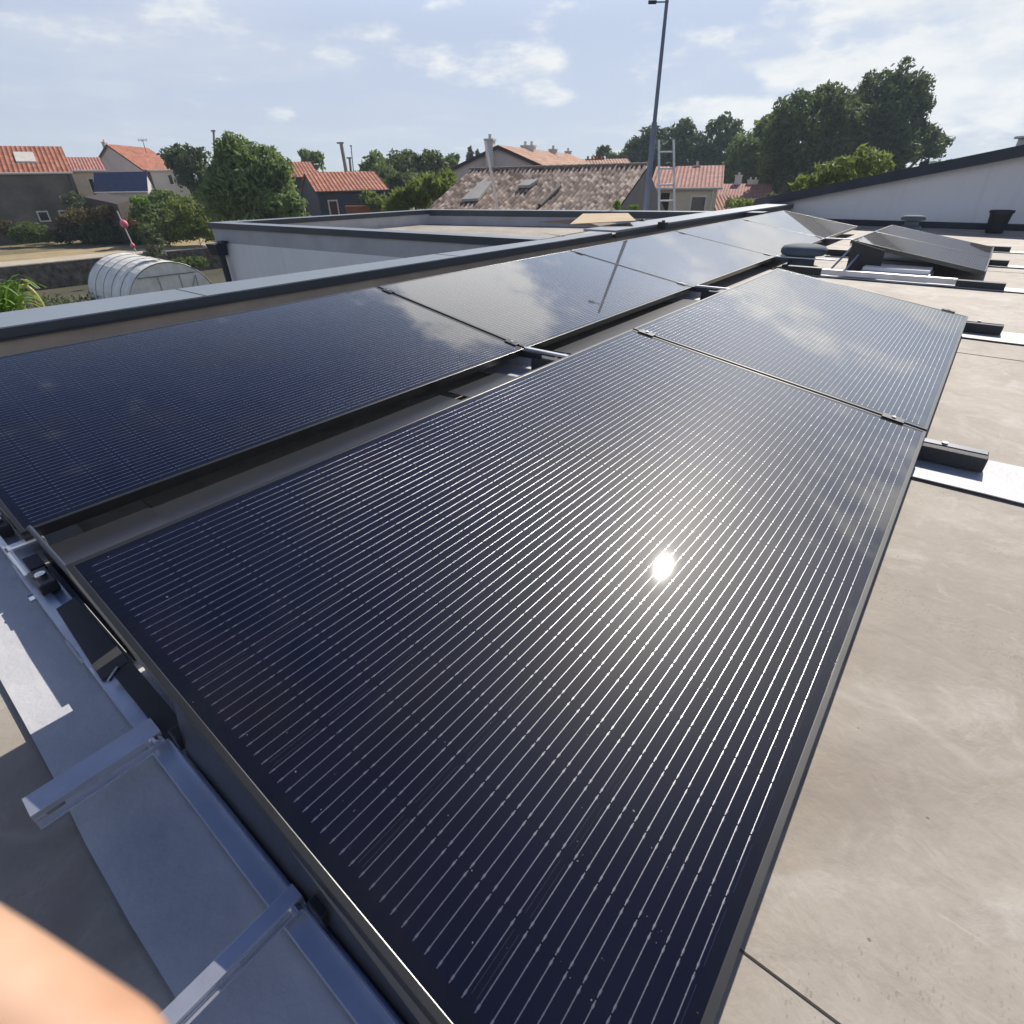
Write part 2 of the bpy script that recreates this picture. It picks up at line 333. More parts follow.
def skin_mat():
    m = bpy.data.materials.new('skin'); m.use_nodes = True; k = NT(m.node_tree); p = k.n['Principled BSDF']
    oc = k.add('ShaderNodeTexCoord').outputs['Object']
    k.l.new(k.ramp(k.noise(oc, 34, 3, 0.6), [(0.36, (0.47, 0.26, 0.16)), (0.62, (0.55, 0.35, 0.235))]), p.inputs['Base Color'])
    p.inputs['Roughness'].default_value = 0.55; p.inputs['Subsurface Weight'].default_value = 0.25
    p.inputs['Subsurface Radius'].default_value = (1.0, 0.35, 0.2); p.inputs['Subsurface Scale'].default_value = 0.004
    return m
M_SKIN = skin_mat()

def ground_mat(name, cs, sc=0.15, fine=3.0):
    m = bpy.data.materials.new(name); m.use_nodes = True; k = NT(m.node_tree); p = k.n['Principled BSDF']
    oc = k.add('ShaderNodeTexCoord').outputs['Object']
    f = k.math('ADD', k.math('MULTIPLY', k.noise(oc, sc, 5, 0.6), 0.6), k.math('MULTIPLY', k.noise(oc, fine, 5, 0.65), 0.4))
    k.l.new(k.ramp(f, [(0.34, cs[0]), (0.5, cs[1]), (0.66, cs[2])]), p.inputs['Base Color']); p.inputs['Roughness'].default_value = 0.95
    b = k.add('ShaderNodeBump'); b.inputs['Distance'].default_value = 0.05; b.inputs['Strength'].default_value = 0.6
    k.l.new(k.noise(oc, 8, 5, 0.7), b.inputs['Height']); k.l.new(b.outputs[0], p.inputs['Normal'])
    return m
M_GROUND = ground_mat('dry_grass_ground', [(0.10, 0.095, 0.04), (0.20, 0.165, 0.085), (0.27, 0.22, 0.13)])
M_GARDEN = ground_mat('garden_soil', [(0.04, 0.035, 0.022), (0.07, 0.065, 0.035), (0.11, 0.10, 0.05)])
M_PATH = ground_mat('gravel_path', [(0.40, 0.34, 0.25), (0.48, 0.41, 0.31), (0.55, 0.48, 0.37)], 0.5)
M_VERGE = ground_mat('straw_verge', [(0.28, 0.21, 0.11), (0.36, 0.28, 0.15), (0.42, 0.34, 0.20)], 0.5)

# ------------------------------------------------------------------ mesh helpers
class MB:
    def __init__(s): s.v = []; s.f = []; s.uv = {}
    def quad(s, a, b, c, d, uvs=None):
        n = len(s.v); s.v += [V(*a), V(*b), V(*c), V(*d)]; s.f.append((n, n+1, n+2, n+3))
        if uvs: s.uv[len(s.f)-1] = uvs
        return s
    def poly(s, pts):
        n = len(s.v); s.v += [V(*p) for p in pts]; s.f.append(tuple(range(n, n+len(pts)))); return s
    def hexa(s, p):   # 8 points: bottom 4, top 4
        n = len(s.v); s.v += [V(*q) for q in p]
        for f in ((3, 2, 1, 0), (4, 5, 6, 7), (0, 1, 5, 4), (1, 2, 6, 5), (2, 3, 7, 6), (3, 0, 4, 7)): s.f.append(tuple(n+i for i in f))
        return s
    def box(s, x0, x1, y0, y1, z0, z1):
        return s.hexa([(x0, y0, z0), (x1, y0, z0), (x1, y1, z0), (x0, y1, z0), (x0, y0, z1), (x1, y0, z1), (x1, y1, z1), (x0, y1, z1)])
    def obox(s, o, a, b, c):   # origin corner and three edge vectors
        o, a, b, c = V(*o), V(*a), V(*b), V(*c)
        return s.hexa([o, o+a, o+a+b, o+b, o+c, o+a+c, o+a+b+c, o+b+c])
    def tube(s, p0, p1, r0, r1=None, n=10, caps=True):
        p0, p1 = V(*p0), V(*p1); r1 = r0 if r1 is None else r1
        d = (p1-p0).normalized(); a = d.orthogonal().normalized(); b = d.cross(a); k = len(s.v)
        for p, r in ((p0, r0), (p1, r1)):
            for i in range(n):
                t = 2*math.pi*i/n; s.v.append(p + a*math.cos(t)*r + b*math.sin(t)*r)
        for i in range(n): s.f.append((k+i, k+(i+1) % n, k+n+(i+1) % n, k+n+i))
        if caps: s.f.append(tuple(k+i for i in reversed(range(n)))); s.f.append(tuple(k+n+i for i in range(n)))
        return s
    def lathe(s, c, prof, n=32):
        c = V(*c); k = len(s.v)
        for r, z in prof:
            for i in range(n):
                t = 2*math.pi*i/n; s.v.append(c + V(r*math.cos(t), r*math.sin(t), z))
        for j in range(len(prof)-1):
            for i in range(n): s.f.append((k+j*n+i, k+j*n+(i+1) % n, k+(j+1)*n+(i+1) % n, k+(j+1)*n+i))
        s.f.append(tuple(k+i for i in reversed(range(n)))); s.f.append(tuple(k+(len(prof)-1)*n+i for i in range(n)))
        return s
    def build(s, name, m, parent=None, loc=None, bevel=0, smooth=False, uv=False):
        off = V(0, 0, 0)
        if parent is not None: 
            q = parent
            while q is not None: off += q.location; q = q.parent
        elif loc is not None: off = V(*loc)
        elif s.v:
            xs = [p.x for p in s.v]; ys = [p.y for p in s.v]; zs = [p.z for p in s.v]
            off = V((min(xs)+max(xs))/2, (min(ys)+max(ys))/2, min(zs))
        me = bpy.data.meshes.new(name); me.from_pydata([tuple(p-off) for p in s.v], [], s.f)
        if s.uv:
            l = me.uv_layers.new(name='UVMap')
            for pi, us in s.uv.items():
                for li, u in zip(me.polygons[pi].loop_indices, us): l.data[li].uv = u
        me.materials.append(m); me.update()
        if smooth:
            for p in me.polygons: p.use_smooth = True
        o = bpy.data.objects.new(name, me); COL.objects.link(o)
        if parent is not None: o.parent = parent
        else: o.location = off
        if bevel:
            b = o.modifiers.new('bevel', 'BEVEL'); b.width = bevel; b.segments = 2; b.limit_method = 'ANGLE'
        return o

def tag(o, label, cat, group=None):
    o['label'] = label; o['category'] = cat
    if group: o['group'] = group
    return o
def thing(name, label, cat, loc=(0, 0, 0), group=None):
    o = bpy.data.objects.new(name, None); COL.objects.link(o); o.location = loc; o.empty_display_size = 0.2
    return tag(o, label, cat, group)
def struct(o, kind='structure'): o['kind'] = kind; return o
def copy_thing(root, loc=None, rot=None, label=None):
    r = root.copy(); COL.objects.link(r)
    if loc is not None: r.location = loc
    if rot is not None: r.rotation_euler = rot
    if label: r['label'] = label
    for ch in list(root.children):
        c = ch.copy(); COL.objects.link(c); c.parent = r
        for gch in list(ch.children):
            d = gch.copy(); COL.objects.link(d); d.parent = c
    return r

# ================================================================== SETTING: ground
G0, G1 = -3.1, -4.4
wa = at(-60, 281, 30.5); wb = at(212, 252, 41.0)
wa.z = wb.z = G0; wd = (wb-wa).normalized(); wn_ = V(-wd.y, wd.x, 0)
if wn_.dot(HF) < 0: wn_ = -wn_
far = 1500
A_, B_ = wa - wd*400, wa + wd*600
struct(MB().quad(A_+wn_*0.4, B_+wn_*0.4, B_+wn_*far, A_+wn_*far).build('ground', M_GROUND))
lo = V(0, 0, G1-G0)
struct(MB().quad(A_+lo+wn_*0.3, A_+lo-wn_*300, B_+lo-wn_*300, B_+lo+wn_*0.3).build('garden_ground', M_GARDEN))
def strip_on(n0, n1, t0, t1, z, name, m, seg=40):
    b = MB()
    for i in range(seg):
        a, c = t0+(t1-t0)*i/seg, t0+(t1-t0)*(i+1)/seg
        j0 = 0.25*mnoise.noise(V(a*0.3, n0, 0)); j1 = 0.25*mnoise.noise(V(c*0.3, n0, 0))
        b.quad(wa+wd*a+wn_*(n0)+V(0, 0, z), wa+wd*c+wn_*(n0)+V(0, 0, z), wa+wd*c+wn_*(n1+j1)+V(0, 0, z), wa+wd*a+wn_*(n1+j0)+V(0, 0, z))
    return struct(b.build(name, m))
strip_on(0.40, 3.3, -20, 60, 0.008, 'path', M_PATH)
strip_on(3.0, 7.6, -20, 60, 0.004, 'verge', M_VERGE)
# stone retaining wall of the garden
b = MB(); n = 90
for i in range(n):
    a, c = -20+90*i/n, -20+90*(i+1)/n
    def q(t, h): return wa+wd*t+wn_*(-0.05+0.12*mnoise.noise(V(t*0.8, h*1.7, 3)))+V(0, 0, h)
    hs = [G1-G0, -0.9, -0.45, 0.02]
    for j in range(3): b.quad(q(a, hs[j]), q(c, hs[j]), q(c, hs[j+1]), q(a, hs[j+1]))
    b.quad(q(a, 0.02), q(c, 0.02), wa+wd*c+wn_*0.42+V(0, 0, 0.03), wa+wd*a+wn_*0.42+V(0, 0, 0.03))
tag(b.build('garden_wall', M_STONE), 'long dark stone wall holding up the pale path behind the polytunnel', 'wall')

# ================================================================== MAIN BUILDING (its flat roof carries the panels)
X_END = 12.15
main = thing('flat_roofed_house', 'flat-roofed house carrying the solar panels, beige roof membrane and grey metal coping', 'building', (4, -2, G1))
MB().box(-4, X_END+0.3, -9, 3.30, -0.25, 0.0).build('roof', ROOF, main)
def inn(x): return 3.335 - 0.022*x
def out(x): return 3.77 - 0.067*max(0, x)
PZ = 0.305
b = MB(); b.hexa([(-4, 3.42, 0.0), (X_END, 3.1, 0.0), (X_END, 3.4, 0.0), (-4, 3.4, 0), (-4, inn(-4)+0.035, PZ-0.05), (X_END, inn(X_END)+0.035, PZ-0.05), (X_END, 3.4, PZ-0.05), (-4, 3.4, PZ-0.05)])
b.build('parapet', M_UPST, main)
cop = MB(); xs = [-4, 0, 4.55, 5.72]
for i in range(3):
    x0, x1 = xs[i], xs[i+1]; o0, o1 = out(x0), out(x1)
    cop.hexa([(x0, inn(x0), PZ-0.006), (x1, inn(x1), PZ-0.006), (x1, o1, PZ-0.006), (x0, o0, PZ-0.006), (x0, inn(x0), PZ), (x1, inn(x1), PZ), (x1, o1, PZ+0.0), (x0, o0, PZ+0.0)])
cop.build('coping', M_COP, main)
cop2 = MB(); cop2.hexa([(5.80, inn(5.8), PZ-0.004), (X_END, inn(X_END), PZ-0.004), (X_END, 3.48, PZ-0.004), (5.80, 3.62, PZ-0.004), (5.80, inn(5.8), PZ+0.016), (X_END, inn(X_END), PZ+0.016), (X_END, 3.48, PZ+0.016), (5.80, 3.62, PZ+0.016)])
cop2.build('coping', M_COP, main)
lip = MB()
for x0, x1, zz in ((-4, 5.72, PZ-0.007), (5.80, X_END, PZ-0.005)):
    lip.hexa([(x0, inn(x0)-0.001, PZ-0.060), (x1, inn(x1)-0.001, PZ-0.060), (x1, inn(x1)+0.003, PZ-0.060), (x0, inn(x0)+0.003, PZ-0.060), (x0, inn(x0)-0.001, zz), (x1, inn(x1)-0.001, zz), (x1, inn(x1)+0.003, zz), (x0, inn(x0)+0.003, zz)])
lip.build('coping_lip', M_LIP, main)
for xx in (-0.6, 1.4, 3.4):
    MB().box(xx, xx+0.006, inn(xx)+0.004, out(xx)-0.004, PZ+0.0005, PZ+0.002).build('coping_joint', M_LIP, main)
MB().box(-4, 12.0, 3.401, 3.43, G1, PZ-0.07).build('wall', M_RENDER, main)
# lapped seams of the membrane
sm = MB()
for xs_ in (0.40, 3.77, 7.2):
    sm.box(xs_, xs_+0.055, -8.9, 3.2, 0.0005, 0.0022)
sm.build('membrane_seam', ROOF, main)
sm2 = MB()
for xs_ in (0.40, 3.77, 7.2): sm2.box(xs_-0.0018, xs_-0.0002, -8.9, 3.2, 0.0004, 0.0014)
sm2.build('seam_edge', mat('seam_line', (0.12, 0.105, 0.09), 0.9), main)  # thin dark line along one side of each lap

# white building with the sloping dark roof edge, at the far end of the roof
gw = thing('neighbouring_house', 'white-rendered house end with dark sloping roof edge beyond the solar panels', 'building', (14, -2, G1))
b = MB(); b.hexa([(12.2, -9, G1), (18, -9, G1), (18, 3.27, G1), (12.2, 3.27, G1), (12.2, -9, 2.72), (18, -9, 2.72), (18, 3.27, 0.38), (12.2, 3.27, 0.38)]); b.build('wall', M_RENDER, gw)
b = MB(); b.hexa([(12.14, -9, -0.02), (12.197, -9, -0.02), (12.197, 3.2, -0.02), (12.14, 3.2, -0.02), (12.14, -9, 0.09), (12.197, -9, 0.09), (12.197, 3.2, 0.09), (12.14, 3.2, 0.09)]); b.build('plinth_flashing', M_ANTH, gw)
b = MB(); b.hexa([(12.02, -9, 2.73), (18.3, -9, 2.73), (18.3, 3.75, 0.24), (12.02, 3.75, 0.24), (12.02, -9, 2.91), (18.3, -9, 2.91), (18.3, 3.75, 0.385), (12.02, 3.75, 0.385)]); b.build('roof', M_ANTH, gw)
b = MB().tube((12.7, 0.12, 1.0), (12.7, 0.12, 1.20), 0.07).tube((12.7, 0.12, 1.20), (12.7, 0.12, 1.235), 0.13); b.build('chimney', M_WHITEW, gw, bevel=0.01)
MB().box(12.05, 12.12, 1.18, 1.30, 0.86, 0.93).build('roof_clip', M_ANTH, gw)

# annex with recessed flat roof, left of the parapet
AZ = 0.30
aL, aF2 = atz(207, 222.5, AZ), atz(545, 240, AZ)
aBL, aBR = atz(430, 209, AZ), atz(768, 211.5, AZ)
ann = thing('annex_building', 'flat-roofed white annex with thin dark coping and recessed beige roof beside the parapet', 'building', ((aL+aBR)/2).xy.to_3d() + V(0, 0, G1))
def off(p, d, s): return p + d*s
df = (aF2-aL).normalized(); dl = (aBL-aL).normalized(); db = (aBR-aBL).normalized()
def prism(pts, z0, z1):
    m_ = MB(); n_ = len(pts); k = 0
    m_.v += [V(p[0], p[1], z0) for p in pts] + [V(p[0], p[1], z1) for p in pts]
    m_.f.append(tuple(reversed(range(n_)))); m_.f.append(tuple(range(n_, 2*n_)))
    for i in range(n_): m_.f.append((i, (i+1) % n_, n_+(i+1) % n_, n_+i))
    return m_
FLn = (aL.y-3.52)/abs(df.y); FE = aL + df*FLn
prism([aL+df*0.03+dl*0.03, FE+V(0.03, 0, 0), aBR+V(-.03, 0, 0)-V(0.0, 0, 0), aBL-dl*0.03+db*0.03], G1, 0.03).build('wall', M_RENDER, ann)
inL = aL + df*0.26 + dl*0.22; inF = FE + dl*0.22; inBL = aBL - dl*0.25 + db*0.22; inBR = aBR + V(-0.25, 0, 0)
prism([inL, inF, inBR, inBL], 0.032, 0.055).build('roof', ROOF, ann)
def rim(a, b_, c, d, z0, z1): return MB().hexa([(a.x, a.y, z0), (b_.x, b_.y, z0), (c.x, c.y, z0), (d.x, d.y, z0), (a.x, a.y, z1), (b_.x, b_.y, z1), (c.x, c.y, z1), (d.x, d.y, z1)])
up = MB()
for a, b_, c, d in ((aL+df*.03+dl*.03, FE+dl*.03, inF, inL), (aL+df*.03+dl*.03, inL, inBL, aBL-dl*.03+db*.03), (aBL-dl*.03+db*.03, inBL, inBR, aBR-V(.03, 0, 0))):
    up.hexa([(a.x, a.y, 0.031), (b_.x, b_.y, 0.031), (c.x, c.y, 0.031), (d.x, d.y, 0.031), (a.x, a.y, AZ-0.045), (b_.x, b_.y, AZ-0.045), (c.x, c.y, AZ-0.045), (d.x, d.y, AZ-0.045)])
up.build('parapet', mat('annex_upstand', (0.42, 0.42, 0.43), 0.8), ann)
cp_ = MB(); e = 0.02
for a, b_, c, d in ((aL, FE, inF+dl*e, inL+(dl+df)*e), (aL, inL+(dl+df)*e, inBL+df*e, aBL), (aBL, inBL+df*e, inBR+V(-e, 0, 0), aBR)):
    cp_.hexa([(a.x, a.y, AZ-0.004), (b_.x, b_.y, AZ-0.004), (c.x, c.y, AZ-0.004), (d.x, d.y, AZ-0.004), (a.x, a.y, AZ), (b_.x, b_.y, AZ), (c.x, c.y, AZ), (d.x, d.y, AZ)])
cp_.build('coping', M_COP, ann)
lp = MB()
fn = V(df.y, -df.x, 0)
if fn.dot(HF) > 0: fn = -fn
ln_ = V(dl.y, -dl.x, 0)
if ln_.y < 0: ln_ = -ln_
lp.obox(aL+V(0, 0, -0.075), df*FLn, fn*0.004, V(0, 0, 0.073))
lp.obox(aL+V(0, 0, -0.075), (aBL-aL), ln_*0.004, V(0, 0, 0.073))
bi = inBL + df*e - db*0.1; lp.obox(V(bi.x, bi.y, AZ-0.10), (inBR-inBL)+db*0.1, -dl*0.004, V(0, 0, 0.094))
ii = inL+(dl+df)*e; lp.obox(V(ii.x, ii.y, AZ-0.07), (inBL-inL), df*0.004, V(0, 0, 0.064))
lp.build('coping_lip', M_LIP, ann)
# rain head and downpipe on the annex corner
cpt = aL + df*0.10 + fn*0.001
hp = cpt + fn*0.075
rh = MB(); q0 = V(cpt.x, cpt.y, 0.03)
rh.hexa([q0+df*0.02+V(0, 0, -.16), q0+df*.24+V(0, 0, -.16), q0+df*.24+fn*.14+V(0, 0, -.16), q0+df*.02+fn*.14+V(0, 0, -.16), q0+df*0+V(0, 0, .0), q0+df*.28, q0+df*.28+fn*.18, q0+fn*.18])
rh.obox(q0+df*0.20+V(0, 0, 0.0), df*.13, fn*0.10, V(0, 0, 0.04))
rh.build('rain_head', M_ANTH, ann, bevel=0.008)
dp = MB(); c0 = q0+df*0.19+fn*0.07
dp.tube(c0+V(0, 0, -0.12), V(c0.x, c0.y, G1), 0.045, n=12); dp.build('downpipe', M_ANTH, ann)

# ================================================================== SOLAR PANELS
PL, PW, PT = 2.072, 1.134, 0.033
TILT_A, TILT_B = 0.1606, 0.1686
def make_panel(name, label, group, L=PL, Wd=PW):
    t = thing(name, label, 'solar panel', (0, 0, 0), group)
    f = MB(); e = 0.0105
    f.box(0, L, 0, e, -PT, 0).box(0, L, Wd-e, Wd, -PT, 0).box(0, e, e, Wd-e, -PT, 0).box(L-e, L, e, Wd-e, -PT, 0)
    f.box(e, L-e, e, e+0.02, -PT, -PT+0.002).box(e, L-e, Wd-e-0.02, Wd-e, -PT, -PT+0.002)
    f.build('frame', M_FRAME, t, bevel=0.0012)
    g_ = MB().box(e, L-e, e, Wd-e, -0.0062, -0.0012); g_.build('glass', GLASS, t)
    jb = MB().box(L/2-0.05, L/2+0.05, Wd-0.10, Wd-0.05, -0.024, -0.0064); jb.build('junction_box', M_BLACK, t)
    return t
XA, A0, ZL = 0.0894, -0.0355, 0.10
PITX = 2.0898
pan = make_panel('solar_panel', 'nearest big solar panel, with the glare of the sun on its glass', 'solar panels in two rows on the flat roof')
pan.location = (XA, A0, ZL); pan.rotation_euler = (TILT_A, 0, 0)
copy_thing(pan, (XA+PITX, A0, ZL), (TILT_A, 0, 0), 'second panel of the near row, reaching back to the grey mushroom vent')
B0, ZB, XB = 1.6684, 0.1045, 0.0942
blabs = ['dark blue panel at the left edge, first of the row along the parapet',
         'panel with white cloud glare and the foot of the mast reflection, second along the parapet',
         'pale sky-reflecting panel crossed by the top of the mast reflection, third along the parapet',
         'pale panel left of the grey mushroom vent, fourth along the parapet',
         'last panel of the parapet row, mirroring the dark trees and white wall']
for i, lb in enumerate(blabs): copy_thing(pan, (XB+i*PITX, B0, ZB), (TILT_B, 0, 0), lb)
# two shorter panels standing past the vent
FL, FWd = 1.21, 1.09
fz0, fz1 = 0.09, 0.282
tf = math.asin((fz1-fz0)/FWd)
p2 = make_panel('solar_panel', 'dark grey tilted panel past the vent, nearer of the pair with shaded underside', 'short solar panels past the vent', FL, FWd)
fz0 += 0.008; p2.location = (6.34, -0.045, fz0); p2.rotation_euler = (tf, R(0.8), 0)
copy_thing(p2, (6.34+FL+0.02, -0.045, fz0-FL*math.sin(R(0.8))), (tf, R(0.8), 0), 'dark grey tilted panel past the vent, farther of the pair below the white wall')

# ---------------- white protection strips under the rails
def strip(x0, x1, y0, y1, lab, z=0.0032):
    b = MB(); n_ = 24
    for s_, (xa_, xb_) in enumerate(((x0, x1),)):
        for i in range(n_):
            a, c = y0+(y1-y0)*i/n_, y0+(y1-y0)*(i+1)/n_
            def wv(y): return 0.010*mnoise.noise(V(y*2.2, x0*3, 0))
            def lift(y): return z + 0.006 + 0.010*max(0, mnoise.noise(V(y*3.0, x0, 5)))
            pa, pb, pc_, pd = V(x0+wv(a), a, lift(a)), V(x1+wv(a+9), a, z+0.002), V(x1+wv(c+9), c, z+0.002), V(x0+wv(c), c, lift(c))
            b.hexa([pa-V(0, 0, .003), pb-V(0, 0, .003), pc_-V(0, 0, .003), pd-V(0, 0, .003), pa, pb, pc_, pd])
    tag(b.build('protection_strip', M_STRIP), lab, 'membrane strip', 'white membrane strips under the rails')
strip(-0.075, 0.225, -0.9, 3.1, 'white strip in shadow under the slotted brackets at the near end')
strip(1.985, 2.285, -0.9, 3.1, 'wide white strip under the joint of the nearest two panels, running off to the right')
strip(4.13, 4.43, -0.9, 3.1, 'white strip under the far end of the second near-row panel')
strip(5.98, 6.20, -0.9, 1.4, 'narrow white strip at the end of the long dark rail before the short panels')
strip(7.5, 7.72, -0.9, 1.4, 'white strip end beside the middle of the short panels')
strip(8.86, 9.08, -0.9, 1.4, 'farthest white strip end, below the white wall')

# ---------------- mounting rails
def clamp_at(t, x, y, z, tilt):
    c = MB(); ca, sa = math.cos(tilt), math.sin(tilt)
    ex, ey, ez = V(1, 0, 0), V(0, ca, sa), V(0, -sa, ca)
    c.obox(V(x-0.0085, y, z)-ez*0.03, ex*0.017, ey*0.07, ez*0.0335)
    c.obox(V(x-0.019, y, z)+ez*0.0015, ex*0.038, ey*0.07, ez*0.0035)
    o = c.build('clamp', M_BLACK, t, bevel=0.001)
    bt = MB(); p = V(x, y, z)+ey*0.035+ez*0.0055; bt.tube(p, p+ez*0.004, 0.0065, n=8); bt.build('bolt', M_BOLT, o)
def zA(y): return ZL + (y-A0)*math.tan(TILT_A)
def zB(y): return ZB + (y-B0)*math.tan(TILT_B)
def rail(x, lab, y0=-0.215, y1=2.95, nearrow=True, brow=True, hw=False):
    M_GALV = MATS['coated_steel'] if hw else M_DEFL
    t = thing('mounting_rail', lab, 'mounting rail', (x, y0, 0.0), 'mounting rails across the rows')
    r_ = MB().box(x-0.028, x+0.020, y0+0.3, y1, 0.016 if hw else 0.028, 0.050 if hw else 0.068); r_.build('profile', M_ALU, t, bevel=0.002)
    if nearrow and not hw: MB().box(x-0.005, x+0.028, y0+0.004, y0+0.33, 0.0625, 0.065).build('plate', M_GALV, t)  # thin sheet added as the sunlit far half of the foot top
    k = MB().box(x-0.040, x+0.034, y0, y0+0.32, 0.013, 0.062); k.build('foot', M_RUBBER, t, bevel=0.003)
    MB().tube((x+0.010, y0+0.12, 0.065), (x+0.010, y0+0.12, 0.071), 0.009, n=10).build('bolt', M_BOLT, t)
    if nearrow and not hw:
        k = MB().box(x-0.036, x+0.030, 1.25, 1.60, 0.013, 0.0795); k.build('foot', M_RUBBER, t, bevel=0.003)
        MB().box(x-0.012, x+0.012, 1.045, 1.075, 0.068, 0.245).build('upright', M_ALU, t, bevel=0.002)
    if brow and not hw:
        MB().box(x-0.012, x+0.012, 2.70, 2.735, 0.068, 0.245).build('upright', M_ALU, t, bevel=0.002)
        MB().box(x-0.02, x+0.02, 1.60, 1.70, 0.062, 0.068+0.004).obox((x-0.022, 1.55, 0.072), (0.012, 0, 0), (0, 0.15, 0), (0, 0, 0.030)).build('bracket', M_GALV, t, bevel=0.002)
        MB().box(x-0.010, x+0.014, 1.12, 1.66, 0.100, 0.112).build('strut', M_ALU, t, bevel=0.002)
    return t
r0 = rail(XA-0.012, 'rail along the near end, with slotted brackets sticking out to the left', hw=True)
r1 = rail(XA+PITX-0.009, 'rail under the first joint, its dark foot poking out on the white strip')
r2 = rail(XA+2*PITX+0.05, 'rail under the far end of the second near-row panel, dark foot on white strip')
for x_ in (XA+PITX-0.009, ): clamp_at(r1, x_, A0+0.07, zA(A0+0.07), TILT_A); clamp_at(r1, x_, 0.98, zA(0.98), TILT_A); 
for i, rr in ((1, r1), (2, r2)):
    xx = XB+i*PITX-0.009
    clamp_at(rr, xx, B0+0.05, zB(B0+0.05), TILT_B); clamp_at(rr, xx, B0+0.98, zB(B0+0.98), TILT_B)
clamp_at(r2, XA+2*PITX+0.002, A0+0.07, zA(A0+0.07), TILT_A)
for i, lb in ((3, 'rail under the parapet row left of the mushroom vent'), (4, 'rail under the last joint of the parapet row')):
    xx = XB+i*PITX-0.009
    rr = rail(xx, lb, 1.74, 2.95, False, True)
    clamp_at(rr, xx, B0+0.05, zB(B0+0.05), TILT_B); clamp_at(rr, xx, B0+0.98, zB(B0+0.98), TILT_B)
# rails of the pair past the vent
def rail2(x, lab):
    t = thing('mounting_rail', lab, 'mounting rail', (x, -0.2, 0), 'mounting rails past the vent')
    MB().box(x-0.04, x+0.03, -0.2, 0.12, 0.011, 0.058).build('foot', M_RUBBER, t, bevel=0.003)
    MB().box(x-0.03, x+0.02, 0.12, 1.15, 0.02, 0.065).build('profile', M_ALU, t, bevel=0.002)
    MB().box(x-0.04, x+0.03, 1.15, 1.45, 0.011, 0.073).build('foot', M_BLACK, t, bevel=0.003)
    b_ = MB(); kx = 0.30 if x < 6.2 else 0.10; zt_ = 0.25 if x < 6.2 else 0.20; b_.tube((x+0.12, 0.98, 0.05), (x+kx, 0.90, zt_-0.02), 0.010, n=8); b_.tube((x+0.12, 1.10, 0.05), (x+kx, 0.99, zt_), 0.010, n=8); b_.build('stand', M_ALU, t)
    return t
ra = rail2(6.05, 'long dark-footed rail in front of the pair of short panels')
rail2(7.62, 'rail whose dark foot shows at the right of the joint of the short panels')
rail2(8.98, 'farthest rail with a dark foot below the white wall')
# curved end plate of the far pair
b = MB()
for i in range(8):
    a0_, a1_ = i/8, (i+1)/8
    def qq(t_): return V(6.22+0.25*t_, 1.0-0.02*t_, 0.06+0.22*math.sin(t_*math.pi/2))
    p0_, p1_ = qq(a0_), qq(a1_); b.hexa([p0_, p1_, p1_+V(0, .28, -.02), p0_+V(0, .28, -.02), p0_+V(0, 0, .004), p1_+V(0, 0, .004), p1_+V(0, .28, -.016), p0_+V(0, .28, -.016)])
b = MB().hexa([(6.30, 0.72, 0.02), (6.31, 1.0, 0.02), (6.32, 1.0, 0.02), (6.31, 0.72, 0.02), (6.26, 0.72, 0.22), (6.27, 1.0, 0.285), (6.28, 1.0, 0.285), (6.27, 0.72, 0.22)])
tag(b.build('end_plate', M_DKPLATE), 'dark metal end plate under the high corner of the short panels', 'plate')
# ribbed ballast tray
t = thing('ballast_tray', 'grey ribbed ballast tray under the short tilted panel', 'ballast', (6.35, 0.6, 0))
MB().box(6.16, 6.50, 0.32, 0.86, 0.016, 0.060).build('tray', M_GALV, t, bevel=0.004)
rb = MB()
for i in range(4): rb.box(6.18+i*0.085, 6.22+i*0.085, 0.335, 0.845, 0.0605, 0.090)
rb.build('ribs', M_RENDER, t, bevel=0.004)

# ---------------- rear wind deflectors of the near row
def deflector(x0, x1, lab, tall=True, lift=0.0):
    b = MB(); P = [(1.100, 0.236), (1.112, 0.236), (1.36, 0.052), (1.47, 0.050), (1.655, 0.044)] if tall else [(1.40, 0.052), (1.50, 0.050), (1.655, 0.044)]
    for (ya, za), (yb, zb) in zip(P[:-1], P[1:]):
        b.hexa([(x0, ya, za+lift-0.0015), (x1, ya, za+lift-0.0015), (x1, yb, zb+lift-0.0015), (x0, yb, zb+lift-0.0015), (x0, ya, za+lift), (x1, ya, za+lift), (x1, yb, zb+lift), (x0, yb, zb+lift)])
    tag(b.build('wind_deflector', M_DEFL), lab, 'wind deflector', 'wind deflector sheets behind the near row')
deflector(0.12, 0.37, 'short shiny deflector sheet by the near end clamps', False, 0.006)
deflector(0.33, 1.55, 'long grey deflector sheet along the back of the nearest panel')
deflector(1.60, 1.93, 'small deflector sheet just before the strut between the rows', lift=0.0)
M_DEFL_, M_DEFL = M_DEFL, M_BLACK  # next sheet is coloured black to stand for the deep shade in the gap
deflector(2.40, 4.10, 'deflector sheet along the back of the second near-row panel, coloured black as gap shade')
M_DEFL = M_DEFL_

